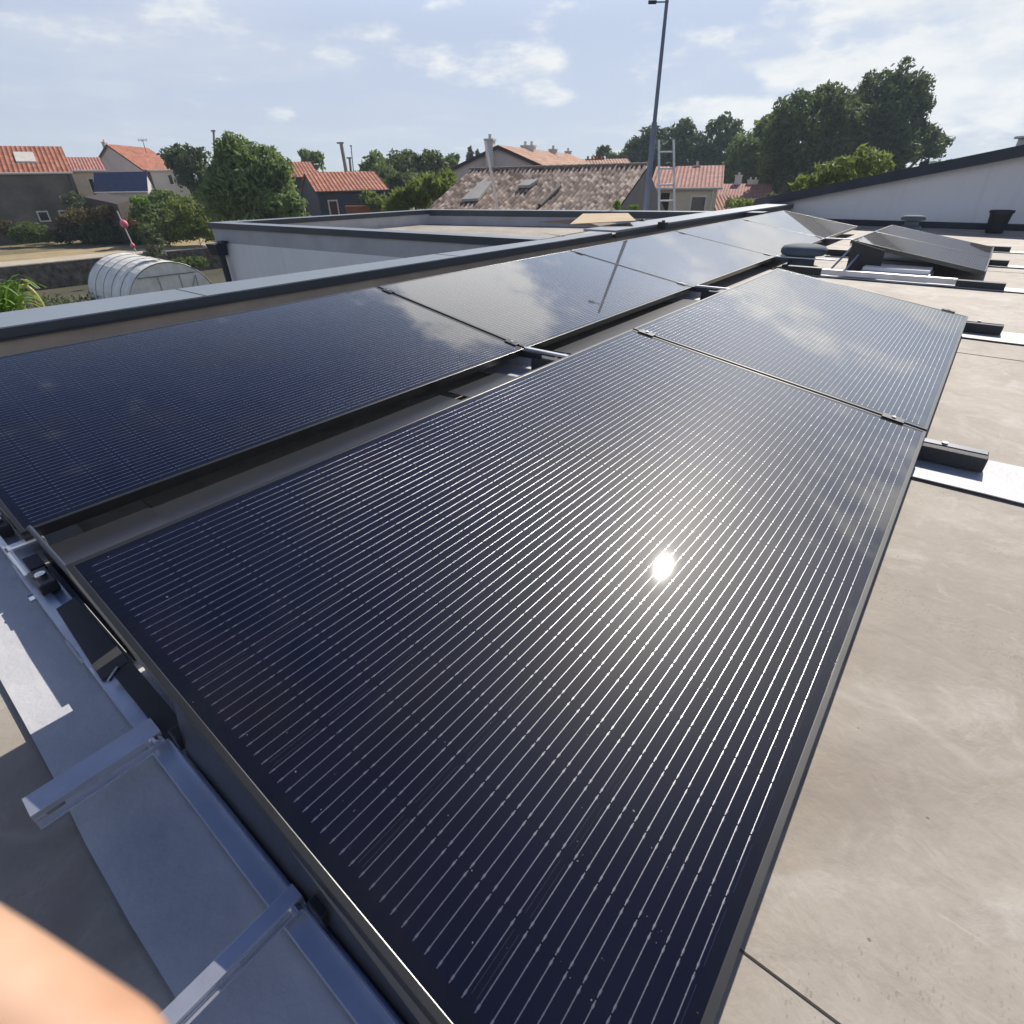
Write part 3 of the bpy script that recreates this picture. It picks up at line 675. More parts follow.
# ---------------- near-end hardware on rail r0
def slotted(y, x0, x1, z, hh, wt):
    b = MB(); L = x1-x0; sl = [(0.08, 0.46), (0.54, 0.93)]
    zs0, zs1 = z-hh*0.66, z-hh*0.38
    b.box(x0, x1, y, y+0.002, z-hh, zs0); b.box(x0, x1, y, y+0.002, zs1, z)
    prev = 0
    for a, c in sl: b.box(x0+L*prev, x0+L*a, y, y+0.002, zs0, zs1); prev = c
    b.box(x0+L*prev, x1, y, y+0.002, zs0, zs1)
    b.box(x0, x1, y+0.002, y+wt, z-0.002, z); b.box(x0, x1, y-0.005, y, z-hh, z-hh+0.002)
    o = b.build('slotted_bracket', M_GALV, r0, bevel=0.0004)
    MB().tube((x1-0.012, y-0.010, z-0.010), (x1-0.012, y+0.001, z-0.010), 0.006, n=8).tube((x1-0.012, y-0.002, z-0.010), (x1-0.012, y+0.0, z-0.010), 0.009, n=14).build('bolt', M_BOLT, o)
slotted(0.812, -0.110, 0.068, 0.078, 0.030, 0.042)
slotted(0.416, -0.108, 0.076, 0.078, 0.015, 0.022)
b = MB(); b.box(0.045, 0.072, 0.10, 1.62, 0.052, 0.055); b.box(0.045, 0.0475, 0.10, 1.62, 0.014, 0.0515); b.box(0.0695, 0.072, 0.10, 1.03, 0.0555, 0.066); b.build('flange', M_GALV, r0)
b = MB(); b.hexa([(0.0765, 0.02, 0.060), (0.0785, 0.02, 0.060), (0.0785, 0.75, 0.060), (0.0765, 0.75, 0.060), (0.096, 0.02, 0.085), (0.098, 0.02, 0.085), (0.098, 0.75, 0.195), (0.096, 0.75, 0.195)]); b.build('side_plate', M_DEFL, r0)
b = MB(); b.hexa([(0.048, 1.035, 0.0560), (0.098, 1.035, 0.064), (0.100, 1.34, 0.064), (0.060, 1.34, 0.0560), (0.048, 1.035, 0.059), (0.098, 1.035, 0.067), (0.100, 1.34, 0.067), (0.060, 1.34, 0.059)]); b.build('cover_plate', M_DKPLATE, r0, bevel=0.001)
b = MB(); b.box(0.066, 0.100, 0.80, 1.028, 0.0665, 0.0695); b.build('cover_plate', M_DKPLATE, r0, bevel=0.001)
MB().box(0.040, 0.044, 1.14, 1.22, 0.040, 0.052).build('tab', M_STRIP, r0)
MB().tube((0.055, 1.012, 0.066), (0.078, 1.030, 0.070), 0.004, n=8).build('pin', M_BOLT, r0)
for yy in (0.775, 0.388):
    MB().box(0.073, 0.092, yy-0.022, yy+0.006, 0.0705, 0.100).build('plug', M_BLACK, r0, bevel=0.002)
for (yy, zz) in ((1.42, 0.080), (1.79, 0.083)):
    b = MB(); b.box(0.056, 0.092, yy, yy+0.085, 0.053, zz); o = b.build('clamp', M_BLACK, r0, bevel=0.003)
    MB().tube((0.074, yy+0.045, zz), (0.074, yy+0.045, zz+0.007), 0.011, n=10).tube((0.074, yy+0.045, zz+0.007), (0.074, yy+0.045, zz+0.0075), 0.005, n=6).build('bolt', M_BOLT, o)
b = MB(); b.box(0.055, 0.130, 1.655, 1.685, 0.074, 0.078).box(0.055, 0.130, 1.655, 1.658, 0.050, 0.074).box(0.050, 0.062, 1.51, 1.655, 0.070, 0.074).box(0.050, 0.062, 1.685, 1.79, 0.070, 0.074); b.build('bracket', M_ALU, r0, bevel=0.001)
b = MB(); b.box(0.112, 0.115, 1.10, 1.655, 0.010, 0.112); b.build('end_plate', M_BLACK, r0)  # plate added and sized to throw shade over the rail beam
b = MB(); b.tube((0.1135, 1.10, 0.116), (0.1135, 1.655, 0.116), 0.006, n=10); b.build('stay', M_ANTH, r0)
MB().box(0.066, 0.096, 1.53, 1.60, 0.0555, 0.072).build('spacer', M_RUBBER, r0, bevel=0.002)
MB().tube((0.044, 1.47, 0.035), (0.034, 1.47, 0.035), 0.011, n=8).build('bolt', M_BOLT, r0)

# ---------------- vents
def vent(x, y, s, lab, zb=0.0):
    t = thing('roof_vent', lab, 'roof vent', (x, y, zb), 'mushroom roof vents')
    MB().lathe((x, y, zb), [(0.17*s, 0.0), (0.17*s, 0.012), (0.125*s, 0.02), (0.118*s, 0.14*s)], 32).build('collar', M_VENT, t, smooth=False)
    MB().lathe((x, y, zb), [(0.13*s, 0.112*s), (0.195*s, 0.118*s), (0.212*s, 0.135*s), (0.212*s, 0.165*s), (0.195*s, 0.192*s), (0.14*s, 0.207*s), (0.05*s, 0.213*s)], 40).build('cap', M_VENT, t, smooth=True)
vent(6.55, 1.46, 1.0, 'grey mushroom vent standing behind the second near-row panel')
vent(10.5, 0.99, 0.72, 'small far mushroom vent behind the short tilted panels', zb=0.12)
# base of the far vent: it stands on a curb
MB_ = MB().lathe((10.5, 0.99, 0.004), [(0.15, 0.0), (0.13, 0.115)], 24)
o = MB_.build('curb', M_VENT, [x_ for x_ in COL.objects if x_.name.startswith('roof_vent')][-1])
# bucket
bx_, by_ = 11.55, 0.02
t = thing('bucket', 'black bucket standing against the white wall at the far right', 'bucket', (bx_, by_, 0.002))
MB().lathe((bx_, by_, 0.002), [(0.105, 0.0), (0.135, 0.26), (0.150, 0.262), (0.150, 0.30), (0.140, 0.30), (0.130, 0.27), (0.100, 0.02), (0.02, 0.015)], 28).build('shell', M_BLACK, t)
hb = MB(); pts = [V(bx_+0.15*math.cos(a_), by_+0.15*math.sin(a_), 0.29-0.10*math.sin((a_+1.2)/2.4*math.pi)*0.9) for a_ in [-1.2+2.4*i/10 for i in range(11)]]
for p_, q_ in zip(pts[:-1], pts[1:]): hb.tube(p_, q_, 0.004, n=6)
hb.build('handle', M_MAST, t)

# cardboard sheets on the annex parapet, black clips on the coping
cz = AZ+0.012
c1, c2, c3, c4 = atz(570, 224.5, cz+.03), atz(636, 221, cz+.06), atz(628, 213.5, cz+.06), atz(583, 214, cz+.05)
tag(MB().hexa([c1, c2, c3, c4, c1+V(0, 0, .006), c2+V(0, 0, .006), c3+V(0, 0, .006), c4+V(0, 0, .006)]).build('cardboard_sheet', M_CARD), 'sunlit flat brown cardboard sheet lying on the annex coping', 'cardboard')
c1, c2, c3, c4 = atz(538, 222, 0.18), atz(600, 226.5, 0.22), atz(618, 223.5, 0.24), atz(575, 219.5, 0.27)
c5, c6 = atz(566, 224.8, 0.15), atz(580, 220, .20)
tag(MB().hexa([c1, c2, c3, c4, c1+V(0, 0, .005), c2+V(0, 0, .005), c3+V(0, 0, .005), c4+V(0, 0, .005)]).build('cardboard_sheet', mat('curled_card', (0.22, 0.17, 0.12), 0.8)), 'darker curled cardboard under the sunlit sheet on the annex roof edge', 'cardboard')
for (px, py, s_, lab) in ((663, 226, 0.05, 'black clip in the gap between the two coping lengths'), (642, 222.5, 0.035, 'small black stub on the coping left of the gap')):
    p_ = atz(px, py, PZ); t = thing('coping_clip', lab, 'clip', p_)
    MB().box(p_.x-s_, p_.x+s_*0.6, p_.y-s_, p_.y+s_, PZ-0.03, PZ+s_*0.9).build('block', M_BLACK, t, bevel=0.006)
    MB().tube((p_.x, p_.y, PZ+s_*0.9), (p_.x, p_.y, PZ+s_*1.2), s_*0.4, n=10).build('cap', M_BLACK, t)

# ================================================================== MAST AND LADDER
mb_ = at(645.2, 213, 11.8); mt_ = at(664.5, -14, 11.8)
t = thing('antenna_mast', 'tall thin grey mast rising beyond the annex roof into the sky', 'mast', (mb_.x, mb_.y, G1))
MB().tube((mb_.x, mb_.y, G1), (mb_.x, mb_.y, 1.6), 0.060, 0.050, 12).build('pole', M_MAST, t)
MB().tube((mb_.x, mb_.y, 1.6), (mb_.x, mb_.y, mt_.z), 0.036, 0.027, 12).build('pole', M_MAST, t)
am = MB(); top = V(mb_.x, mb_.y, mt_.z-0.19); hd = V(RT.x, RT.y, 0).normalized()
am.tube(top-hd*0.30, top+hd*0.03, 0.010, n=8)
am.tube(top-hd*0.30, top-hd*0.17, 0.026, n=8)
am.build('aerial', M_ANTH, t)
LD = 16.0
l0, l1, u0, u1 = at(659, 213, LD-0.4), at(674.5, 213, LD-0.4), at(659, 140, LD), at(674, 138, LD)
lt = u0.z; l1.z = l0.z; u1.z = u0.z
t = thing('ladder', 'aluminium ladder standing upright just right of the mast', 'ladder', ((l0.x+l1.x)/2, (l0.y+l1.y)/2, G1))
def lp_(i, z): p_, q_ = ((l0, u0), (l1, u1))[i]; return p_ + (q_-p_)*((z-p_.z)/(q_.z-p_.z))
for i in (0, 1): MB().tube(lp_(i, G1), lp_(i, lt), 0.030, n=8).build('rail', M_LADDER, t)
rg = MB(); z = lt-0.25
while z > G1+0.1: rg.tube(lp_(0, z), lp_(1, z), 0.019, n=8); z -= 0.345
rg.build('rungs', M_LADDER, t)

# ================================================================== HOUSES
def roof_quad(b, r0_, r1_, e1_, e0_):
    """ridge left, ridge right, eave right, eave left; UV in metres"""
    w0 = (r1_-r0_).length; d0 = (e0_-r0_).length
    b.quad(r0_, r1_, e1_, e0_, [(0, 0), (w0, 0), (w0, d0), (0, d0)])
def house(name, label, cat, eL, eR, depth, rise, wall, tile, gz=G0, gable=False, overhang=0.35, windows=(), chimneys=(), trim=None, dirn=None, rot=None, gable_h=None, group=None, doors=()):
    """eL, eR: world points of the eave line ends of the facing wall (gable=True: of the facing gable wall)"""
    eL, eR = V(*eL), V(*eR)
    if rot is not None:          # turn the facing wall square to the given direction, keeping the right corner
        dirn = rot.normalized(); vl = V(eL.x, eL.y, 0); vr = V(eR.x, eR.y, 0); eL = vl*(vr.dot(dirn)/vl.dot(dirn)); eL.z = eR.z
    zE = (eL.z+eR.z)/2; a = V(eL.x, eL.y, 0); c = V(eR.x, eR.y, 0)
    u = (c-a).normalized(); n_ = V(-u.y, u.x, 0)
    if n_.dot(HF) < 0: n_ = -n_
    if dirn is not None: n_ = dirn
    Lh = (c-a).length; root = thing(name, label, cat, ((a+c)/2 + n_*depth/2) + V(0, 0, gz), group)
    P = lambda s_, d_, z_: V(a.x, a.y, 0)+u*s_+n_*d_+V(0, 0, z_)
    w_ = MB(); w_.hexa([P(0, 0, gz), P(Lh, 0, gz), P(Lh, depth, gz), P(0, depth, gz), P(0, 0, zE), P(Lh, 0, zE), P(Lh, depth, zE), P(0, depth, zE)])
    zR = zE+rise
    if gable:
        w_.poly([P(0, 0.0, zE), P(Lh, 0, zE), P(Lh/2, 0, zR)]); w_.poly([P(0, depth, zE), P(Lh/2, depth, zR), P(Lh, depth, zE)])
    else:
        w_.poly([P(0, 0, zE), P(0, depth/2, zR), P(0, depth, zE)]); w_.poly([P(Lh, 0, zE), P(Lh, depth, zE), P(Lh, depth/2, zR)])
    w_.build('wall', wall, root)
    r_ = MB(); o_ = overhang; th = V(0, 0, 0.10); lf = V(0, 0, 0.03)
    if gable:
        sl = rise/(Lh/2); ez = -o_*sl
        for s0 in (0, 1):
            e0_, e1_ = (P(-o_, -o_, zE+ez), P(-o_, depth+o_, zE+ez)) if s0 == 0 else (P(Lh+o_, -o_, zE+ez), P(Lh+o_, depth+o_, zE+ez))
            g0, g1 = P(Lh/2, -o_, zR), P(Lh/2, depth+o_, zR)
            roof_quad(r_, g0+th, g1+th, e1_+th, e0_+th); r_.quad(g0+lf, g1+lf, e1_+lf, e0_+lf); r_.quad(g0+lf, e0_+lf, e0_+th, g0+th); r_.quad(e0_+lf, e1_+lf, e1_+th, e0_+th)
    else:
        sl = rise/(depth/2); ez = -o_*sl
        for s0 in (0, 1):
            dd = -o_ if s0 == 0 else depth+o_
            e0_, e1_ = P(-o_, dd, zE+ez), P(Lh+o_, dd, zE+ez); g0, g1 = P(-o_, depth/2, zR), P(Lh+o_, depth/2, zR)
            roof_quad(r_, g0+th, g1+th, e1_+th, e0_+th); r_.quad(g0+lf, g1+lf, e1_+lf, e0_+lf); r_.quad(e0_+lf, e1_+lf, e1_+th, e0_+th)
            r_.quad(g0+lf, e0_+lf, e0_+th, g0+th); r_.quad(g1+lf, e1_+lf, e1_+th, g1+th)
    rf = r_.build('roof', tile, root)
    if trim is not None:
        tr_ = MB()
        if gable:
            for s_ in (-o_, Lh+o_):
                p0_, p1_ = P(s_, -o_-0.02, zE+ez), P(Lh/2, -o_-0.02, zR); tr_.obox(p0_-V(0, 0, .08), p1_-p0_, n_*0.03, V(0, 0, 0.17))
        else: tr_.obox(P(-o_, -o_-.02, zE+ez-.06), u*(Lh+2*o_), n_*0.04, V(0, 0, 0.12))
        tr_.build('fascia', trim, root)
    if not gable:
        gt = MB(); gt.tube(P(-o_, -o_-0.07, zE+ez+0.02), P(Lh+o_, -o_-0.07, zE+ez+0.02), 0.07, n=8); gt.build('gutter', M_WHITEW if wall is not M_BLUEW else M_TRIM, root)
        dpz = MB(); dpz.tube(P(Lh-0.25, -0.06, gz), P(Lh-0.25, -0.06, zE), 0.05, n=8); dpz.build('downpipe', M_WFRAME if wall is not M_BARN else M_TRIM, root)
    for (s0, s1, z0, z1, fr) in windows:
        f_ = MB(); f_.obox(P(s0*Lh, -0.05, zE-z1), u*((s1-s0)*Lh), n_*0.049, V(0, 0, z1-z0)); fo = f_.build('window', M_WFRAME if fr else M_WIN, root)
        k_ = MB(); m0 = 0.10 if fr else 0.02; k_.obox(P(s0*Lh+m0, -0.06, zE-z1+m0), u*((s1-s0)*Lh-2*m0), n_*0.009, V(0, 0, z1-z0-2*m0)); k_.build('pane', M_WIN, fo)
    for (s_, d_, cw, cd_, ch, cm) in chimneys:
        k_ = MB(); base = P(s_*Lh-cw/2, d_*depth-cd_/2, zR-0.9); k_.obox(base, u*cw, n_*cd_, V(0, 0, 0.9+ch)); k_.obox(base+V(0, 0, 0.9+ch+0.002)-u*0.05-n_*0.05, u*(cw+0.1), n_*(cd_+0.1), V(0, 0, 0.09))
        for q in range(max(1, int(cw/0.35))): k_.tube(base+u*(cw*(q+0.5)/max(1, int(cw/0.35)))+n_*cd_/2+V(0, 0, 0.98+ch), base+u*(cw*(q+0.5)/max(1, int(cw/0.35)))+n_*cd_/2+V(0, 0, 1.2+ch), 0.09, n=8)
        k_.build('chimney', cm, rf)
    root['_'] = 0; del root['_']
    return root, P, zE, zR, Lh
def hd_(px, dl_=0.0):      # level direction of the line of sight at a picture column, turned a little
    d = ray(px, 175); d.z = 0; d.normalize(); return (d + V(RT.x, RT.y, 0)*dl_).normalized()
def slope_box(P, root, name, m, s0, s1, d0, d1, zE, rise, depth, h=0.12):
    f = lambda d_: zE + rise*(d_/(depth/2))
    b_ = MB(); b_.hexa([P(s0, d0, f(d0)+.1), P(s1, d0, f(d0)+.1), P(s1, d1, f(d1)+.1), P(s0, d1, f(d1)+.1), P(s0, d0, f(d0)+.1+h), P(s1, d0, f(d0)+.1+h), P(s1, d1, f(d1)+.1+h), P(s0, d1, f(d1)+.1+h)])
    return b_.build(name, m, root)

# grey barn, orange roof, skylight (far left)
r_, P, zE, zR, Lh = house('stone_barn', 'grey-walled barn with bright orange tile roof and a skylight at the far left', 'barn', at(-150, 178.5, 50), at(71, 172.5, 50), 8.5, 1.75, M_BARN, M_TORANGE, overhang=0.12, rot=hd_(71, -0.03), windows=[(0.74, 0.80, 2.5, 3.25, True), (0.853, 0.905, 2.5, 3.45, True)])
sk = slope_box(P, r_, 'skylight', M_WFRAME, Lh*0.745, Lh*0.845, 1.4, 3.0, zE, 1.75, 8.5, 0.10)
# cream house
house('cream_house', 'small cream house with dull red roof right of the grey barn', 'house', at(66, 172, 60), at(103, 170, 60), 7, 1.0, M_CREAM, M_TPINK, overhang=0.3, rot=hd_(100, -0.05), windows=[(0.48, 0.66, 0.6, 2.2, True)])
# grey gable house with orange roof
hL, hR = at(92, 171, 74), at(142, 169, 69)
house('gabled_house', 'grey gabled house with orange roof and a chimney behind the dark blue roof', 'house', hL, hR, 9.5, 2.3, M_MAUVE, M_TORANGE, gable=True, overhang=0.25, windows=[(0.36, 0.44, 0.6, 1.9, True)], chimneys=[(0.40, 0.06, 0.6, 0.6, 0.25, M_MAUVE)], dirn=(HF*0.99-V(RT.x, RT.y, 0)*0.10).normalized(), trim=M_TRIM)
ap = at(146.5, 153, 76)
t = thing('roof_aerial', 'thin television aerial above the orange gabled roof', 'aerial', ap)
b = MB().tube(ap, ap+V(0, 0, 1.3), 0.04, n=6); b.build('mast', M_MAST, t)
b = MB(); hr = V(RT.x, RT.y, 0).normalized(); tp_ = ap+V(0, 0, 1.25); b.tube(tp_-hr*0.55, tp_+hr*0.55, 0.03, n=6)
for i in range(4): b.tube(tp_-hr*(0.45-0.3*i)-V(0, 0, .16), tp_-hr*(0.45-0.3*i)+V(0, 0, .16), 0.02, n=5)
b.build('cross_arm', M_MAST, t)
# blue slate roof, white wall
house('slate_roofed_shed', 'low building with dark blue roof above a white wall', 'outbuilding', at(96, 192.5, 54), at(147, 191.0, 54), 3.4, 1.35, M_WHITEW, M_SLATE, overhang=0.1, dirn=(HF*0.90-V(RT.x, RT.y, 0)*0.30).normalized())
# white low wall of the gabled house
house('white_extension', 'white low house part with a window left of the tall tree', 'house', at(150, 172, 68), at(184, 170.5, 68), 6, 0.1, M_WHITEW, M_TPINK, overhang=0.2, rot=hd_(182), windows=[(0.45, 0.62, 0.3, 1.3, True)])
# low garden shed roof, dark edge
p0, p1 = at(84, 197, 46), at(117, 204, 44)
tag(MB().hexa([(p0.x, p0.y, G0), (p1.x, p1.y, G0), (p1.x+2, p1.y+2, G0), (p0.x+2, p0.y+2, G0), p0, p1, p1+V(2, 2, .2), p0+V(2, 2, .2)]).build('garden_shed', M_TRIM), 'low dark shed with sloping roof edge behind the dry hedge', 'shed')
# dark blue house, orange roof
house('blue_boarded_house', 'dark blue boarded house with long orange roof behind the annex', 'house', at(317, 191, 50), at(387, 190, 50), 7.5, 1.2, M_BLUEW, M_TORANGE, overhang=0.15, rot=(HF*0.86-V(RT.x, RT.y, 0)*0.42), windows=[(0.12, 0.26, 0.55, 1.75, True)])
house('red_roofed_house', 'orange-roofed house end rising behind the tall bushy tree', 'house', at(262, 178, 60), at(318, 177, 60), 8, 1.2, M_BLUEW, M_TORANGE, overhang=0.2, rot=(HF*0.86-V(RT.x, RT.y, 0)*0.42))
# brick-red low wall before the blue house
p0, p1 = at(345, 206, 42), at(385, 206, 42)
tag(MB().hexa([(p0.x, p0.y, G0), (p1.x, p1.y, G0), (p1.x+.3, p1.y+.3, G0), (p0.x+.3, p0.y+.3, G0), p0, p1, p1+V(.3, .3, 0), p0+V(.3, .3, 0)]).build('low_wall', M_TERRA), 'low brick-red wall in front of the dark blue house', 'wall')

# old tile barn: real corrugated tiles
def old_barn():
    rl, rr_ = at(470, 171, 25), at(648, 166.2, 22)
    el_, er = at(410, 226, 21.2), at(607, 224, 18.2)
    t = thing('old_tiled_barn', 'low old barn roof of mottled brown canal tiles with two skylights beyond the annex', 'barn', (rl+rr_+el_+er)/4 * 1.0)
    t.location.z = G1
    b = MB(); per = 0.17; Lr = (rr_-rl).length; nc = int(round(Lr/per)); Lr = nc*per; ns = 4; rows = 22
    def pt(a, d): return (rl*(1-a)+rr_*a)*(1-d)+(el_*(1-a)+er*a)*d
    nrm = (rr_-rl).cross(el_-rl).normalized()
    if nrm.z < 0: nrm = -nrm
    nu = nc*ns; wsl = (el_-rl).length
    idx = {}
    for j_ in range(rows+1):
        d = j_/rows
        for i in range(nu+1):
            a = i/nu; ph = i/ns*math.pi*1.0
            h = abs(math.sin(ph))*0.075 + 0.03*mnoise.noise(V(i*0.3, j_*0.9, 0))
            row = 0.02*mnoise.noise(V(int(i/ns)*3.1, j_, 2))
            sag = -0.10*math.sin(a*math.pi)*math.sin(d*math.pi)
            b.v.append(pt(a, min(1, max(0, d+row*0.3)))+nrm*(h+sag+row))
    for j_ in range(rows):
        for i in range(nu):
            k0 = j_*(nu+1)+i; b.f.append((k0, k0+1, k0+nu+2, k0+nu+1))
            u0, u1 = i/nu*Lr, (i+1)/nu*Lr; v0, v1 = j_/rows*wsl, (j_+1)/rows*wsl
            b.uv[len(b.f)-1] = [(u0, v0), (u1, v0), (u1, v1), (u0, v1)]
    rf = b.build('roof', M_TOLD, t)
    # ridge caps
    rc = MB(); nn = 26
    for i in range(nn):
        a0_, a1_ = i/nn, (i+1)/nn-0.004; p0_, p1_ = pt(a0_, 0)+nrm*0.03, pt(a1_, 0)+nrm*0.035
        rc.tube(p0_, p1_, 0.085, 0.095, 8)
    rc.build('ridge', M_TOLD, t)
    # verge tiles at right, walls
    back = (rl-el_); back.z = 0; back = back.normalized()
    bl, br = rl+back*3.4, rr_+back*3.4; bl.z = el_.z; br.z = er.z
    w_ = MB(); dn = V(0, 0, -0.06)
    w_.poly([V(er.x, er.y, G1), V(br.x, br.y, G1), br+dn, rr_+dn, er+dn]); w_.poly([V(el_.x, el_.y, G1), el_+dn, rl+dn, bl+dn, V(bl.x, bl.y, G1)])
    w_.quad(V(el_.x, el_.y, G1), V(er.x, er.y, G1), er+dn, el_+dn); w_.quad(rl+dn, rr_+dn, br+dn, bl+dn)
    w_.build('wall', mat('dark_barn_wall', (0.05, 0.055, 0.06), 0.85), t)
    for (x0, y0, x1, y1, x2, y2, x3, y3) in ((482, 184, 493, 184, 479, 201.5, 462, 202.5), (525, 183, 538.5, 182.5, 530, 188.3, 518, 188.8)):
        def onroof(px, py):
            d_ = ray(px, py); tt = (rl-CAM).dot(nrm)/d_.dot(nrm); return CAM+d_*tt
        q = [onroof(x0, y0), onroof(x1, y1), onroof(x2, y2), onroof(x3, y3)]
        MB().hexa([p_+nrm*0.02 for p_ in reversed(q)]+[p_+nrm*0.11 for p_ in reversed(q)]).build('skylight', mat('skylight_sheet', (0.42, 0.40, 0.36), 0.5), rf)
    def onroof(px, py, h=0.06):
        d_ = ray(px, py); tt = (rl-CAM).dot(nrm)/d_.dot(nrm); return CAM+d_*tt+nrm*h
    MB().tube(onroof(560, 188), onroof(540, 208), 0.07, n=8).build('valley_flashing', M_TRIM, rf)
    return t
old_barn()
# long plank / pipe standing in front of the old barn
p0, p1 = at(500.5, 212, 18.0), at(484, 141, 22.5)
tag(MB().obox(V(p0.x, p0.y, p0.z-0.6), (p1-V(p0.x, p0.y, p0.z-0.6)), V(RT.x, RT.y, 0)*0.085, HF*0.04).build('plank', M_WOOD), 'long weathered plank leaning against the old tiled barn roof', 'plank')

# gabled house behind the barn with salmon roof
gR = V(RT.x, RT.y, 0).normalized()
house('salmon_roofed_house', 'mauve gabled house with salmon tile roof behind the old barn', 'house', at(447, 173, 36), at(552, 170.5, 36), 19, 1.15, M_MAUVE, M_TSALM, gable=True, overhang=0.2, trim=M_TRIM, dirn=(HF*0.955+gR*0.30).normalized(), chimneys=[(0.42, 0.0, 0.42, 0.5, 0.30, M_WHITEW), (0.52, 0.30, 0.8, 0.5, 0.18, M_WHITEW), (0.55, 0.62, 0.5, 0.5, 0.15, M_MAUVE)])
house('distant_salmon_house', 'low salmon roof with small chimneys just above the old barn ridge', 'house', at(560, 171, 52), at(632, 170, 52), 7, 0.75, M_WHITEW, M_TSALM, overhang=0.2, chimneys=[(0.15, 0.4, 0.5, 0.5, 0.6, M_WHITEW), (0.55, 0.5, 1.5, 0.5, 0.02, M_TERRA)])
# cream house with pink roof, right of the ladder
r_, P, zE, zR, Lh = house('pink_roofed_house', 'cream house with pink tile roof and a balcony right of the ladder', 'house', at(655, 182, 42), at(718, 187, 40), 8, 1.1, M_CREAM, M_TPINK, overhang=0.3, gz=-5.0, rot=hd_(716, -0.02), windows=[(0.60, 0.86, 0.45, 1.5, True), (0.12, 0.26, 0.3, 1.4, False)], chimneys=[(0.22, 0.5, 0.35, 0.35, 0.0, M_TERRA), (0.62, 0.5, 0.4, 0.4, 0.05, M_MAUVE)])
MB().obox(P(Lh*0.56, -0.5, zE-3.0), (P(Lh*0.9, 0, 0)-P(Lh*0.56, 0, 0)), (P(0, 0.45, 0)-P(0, 0, 0)), V(0, 0, 1.2)).build('balcony', M_WHITEW, r_)
house('far_pink_house', 'pink-roofed house with a white chimney below the dark woods', 'house', at(712, 201, 56), at(768, 199, 54), 8, 1.0, M_WHITEW, M_TPINK, overhang=0.2, gz=-6.0, rot=hd_(766), chimneys=[(0.38, 0.5, 0.6, 0.5, 0.7, M_WHITEW), (0.66, 0.5, 0.9, 0.5, 0.3, M_MAUVE)])
house('low_pink_outbuilding', 'low pink tiled outbuilding at the foot of the pink-roofed houses', 'outbuilding', at(718, 213, 44), at(745, 212, 44), 4, 0.9, M_CREAM, M_TPINK, overhang=0.1, gz=-6.0)

# utility poles
for (x0, y0, x1, y1, D, r_0, lab) in ((348, 182, 341, 143, 62, 0.16, 'thick wooden utility pole leaning above the orange roof'), (354.5, 182, 351, 146, 70, 0.05, 'thin pale pole right of the leaning utility pole'), (352, 182, 349.5, 158, 66, 0.12, 'short stub pole between the two poles above the orange roof'), (215, 160, 213.5, 131, 60, 0.09, 'pole tip rising out of the trees on the left')):
    p0, p1 = at(x0, y0, D), at(x1, y1, D)
    t = thing('utility_pole', lab, 'pole', (p0.x, p0.y, G0), 'poles above the roofs'); d_ = p1-p0
    MB().tube(p0-d_*((p0.z-G0)/max(0.1, d_.z)), p1, r_0*1.15, r_0, 8).build('shaft', M_WOOD if r_0 > 0.06 else M_MAST, t)
    k_ = MB().obox(p1-V(RT.x, RT.y, 0)*0.25*(r_0/0.1)-V(0, 0, 0.05), V(RT.x, RT.y, 0)*0.4*(r_0/0.1), HF*0.08, V(0, 0, 0.12)); k_.build('crossbar', M_TRIM, t)

# ================================================================== GREENHOUSE
fc, bc = at(176, 300, 26.5), at(133, 292, 30.5)
fc.z = bc.z = G1
ax = (bc-fc); ax.z = 0; Lg = ax.length; ax = ax.normalized(); side = V(-ax.y, ax.x, 0)
if side.dot(RT) < 0: side = -side
t = thing('polytunnel', 'white plastic polytunnel greenhouse in the garden below the parapet', 'greenhouse', fc)
RG, HG = 1.95, 2.15; NS = 20
def hoop(s_, k, r=1.0): a_ = math.pi*k/NS; return fc+ax*s_+side*(math.cos(a_)*RG*r)+V(0, 0, (math.sin(a_)**0.85)*HG*r)
b = MB(); rows = 24
for j_ in range(rows):
    for k in range(NS):
        def hp_(s_, kk): 
            rip = 1.0 - 0.018*abs(math.sin(s_/Lg*math.pi*5)) + 0.010*mnoise.noise(V(s_*1.5, kk*0.4, 1)); return hoop(s_, kk, rip)
        s0, s1 = Lg*j_/rows, Lg*(j_+1)/rows
        b.quad(hp_(s0, k), hp_(s0, k+1), hp_(s1, k+1), hp_(s1, k))
b.build('film', M_POLY, t, smooth=True)
b = MB()
for k in range(NS):
    p0, p1 = hoop(0.02, k, 0.985), hoop(0.02, k+1, 0.985)
    b.quad(V(p0.x, p0.y, G1), V(p1.x, p1.y, G1), p1, p0)
b.build('end_film', M_POLY, t)
for s_ in (0, Lg*0.2, Lg*0.4, Lg*0.6, Lg*0.8, Lg):
    hp2 = MB()
    for k in range(NS): hp2.tube(hoop(s_, k, 1.002), hoop(s_, k+1, 1.002), 0.014, n=6, caps=False)
    hp2.build('hoop', M_PIPE, t)
b = MB(); zt = 1.62
b.tube(fc-side*1.25-ax*0.03+V(0, 0, zt), fc+side*1.25-ax*0.03+V(0, 0, zt), 0.025, n=6)
for s_ in (-0.45, 0.45, 1.15): b.tube(fc+side*s_-ax*0.03, fc+side*s_-ax*0.03+V(0, 0, zt if abs(s_) < 1 else 1.5), 0.022, n=6)
b.tube(fc+side*0.45-ax*0.03+V(0, 0, 0.2), fc+side*1.15-ax*0.03+V(0, 0, 1.5), 0.018, n=6)
b.build('door_frame', M_PIPE, t)

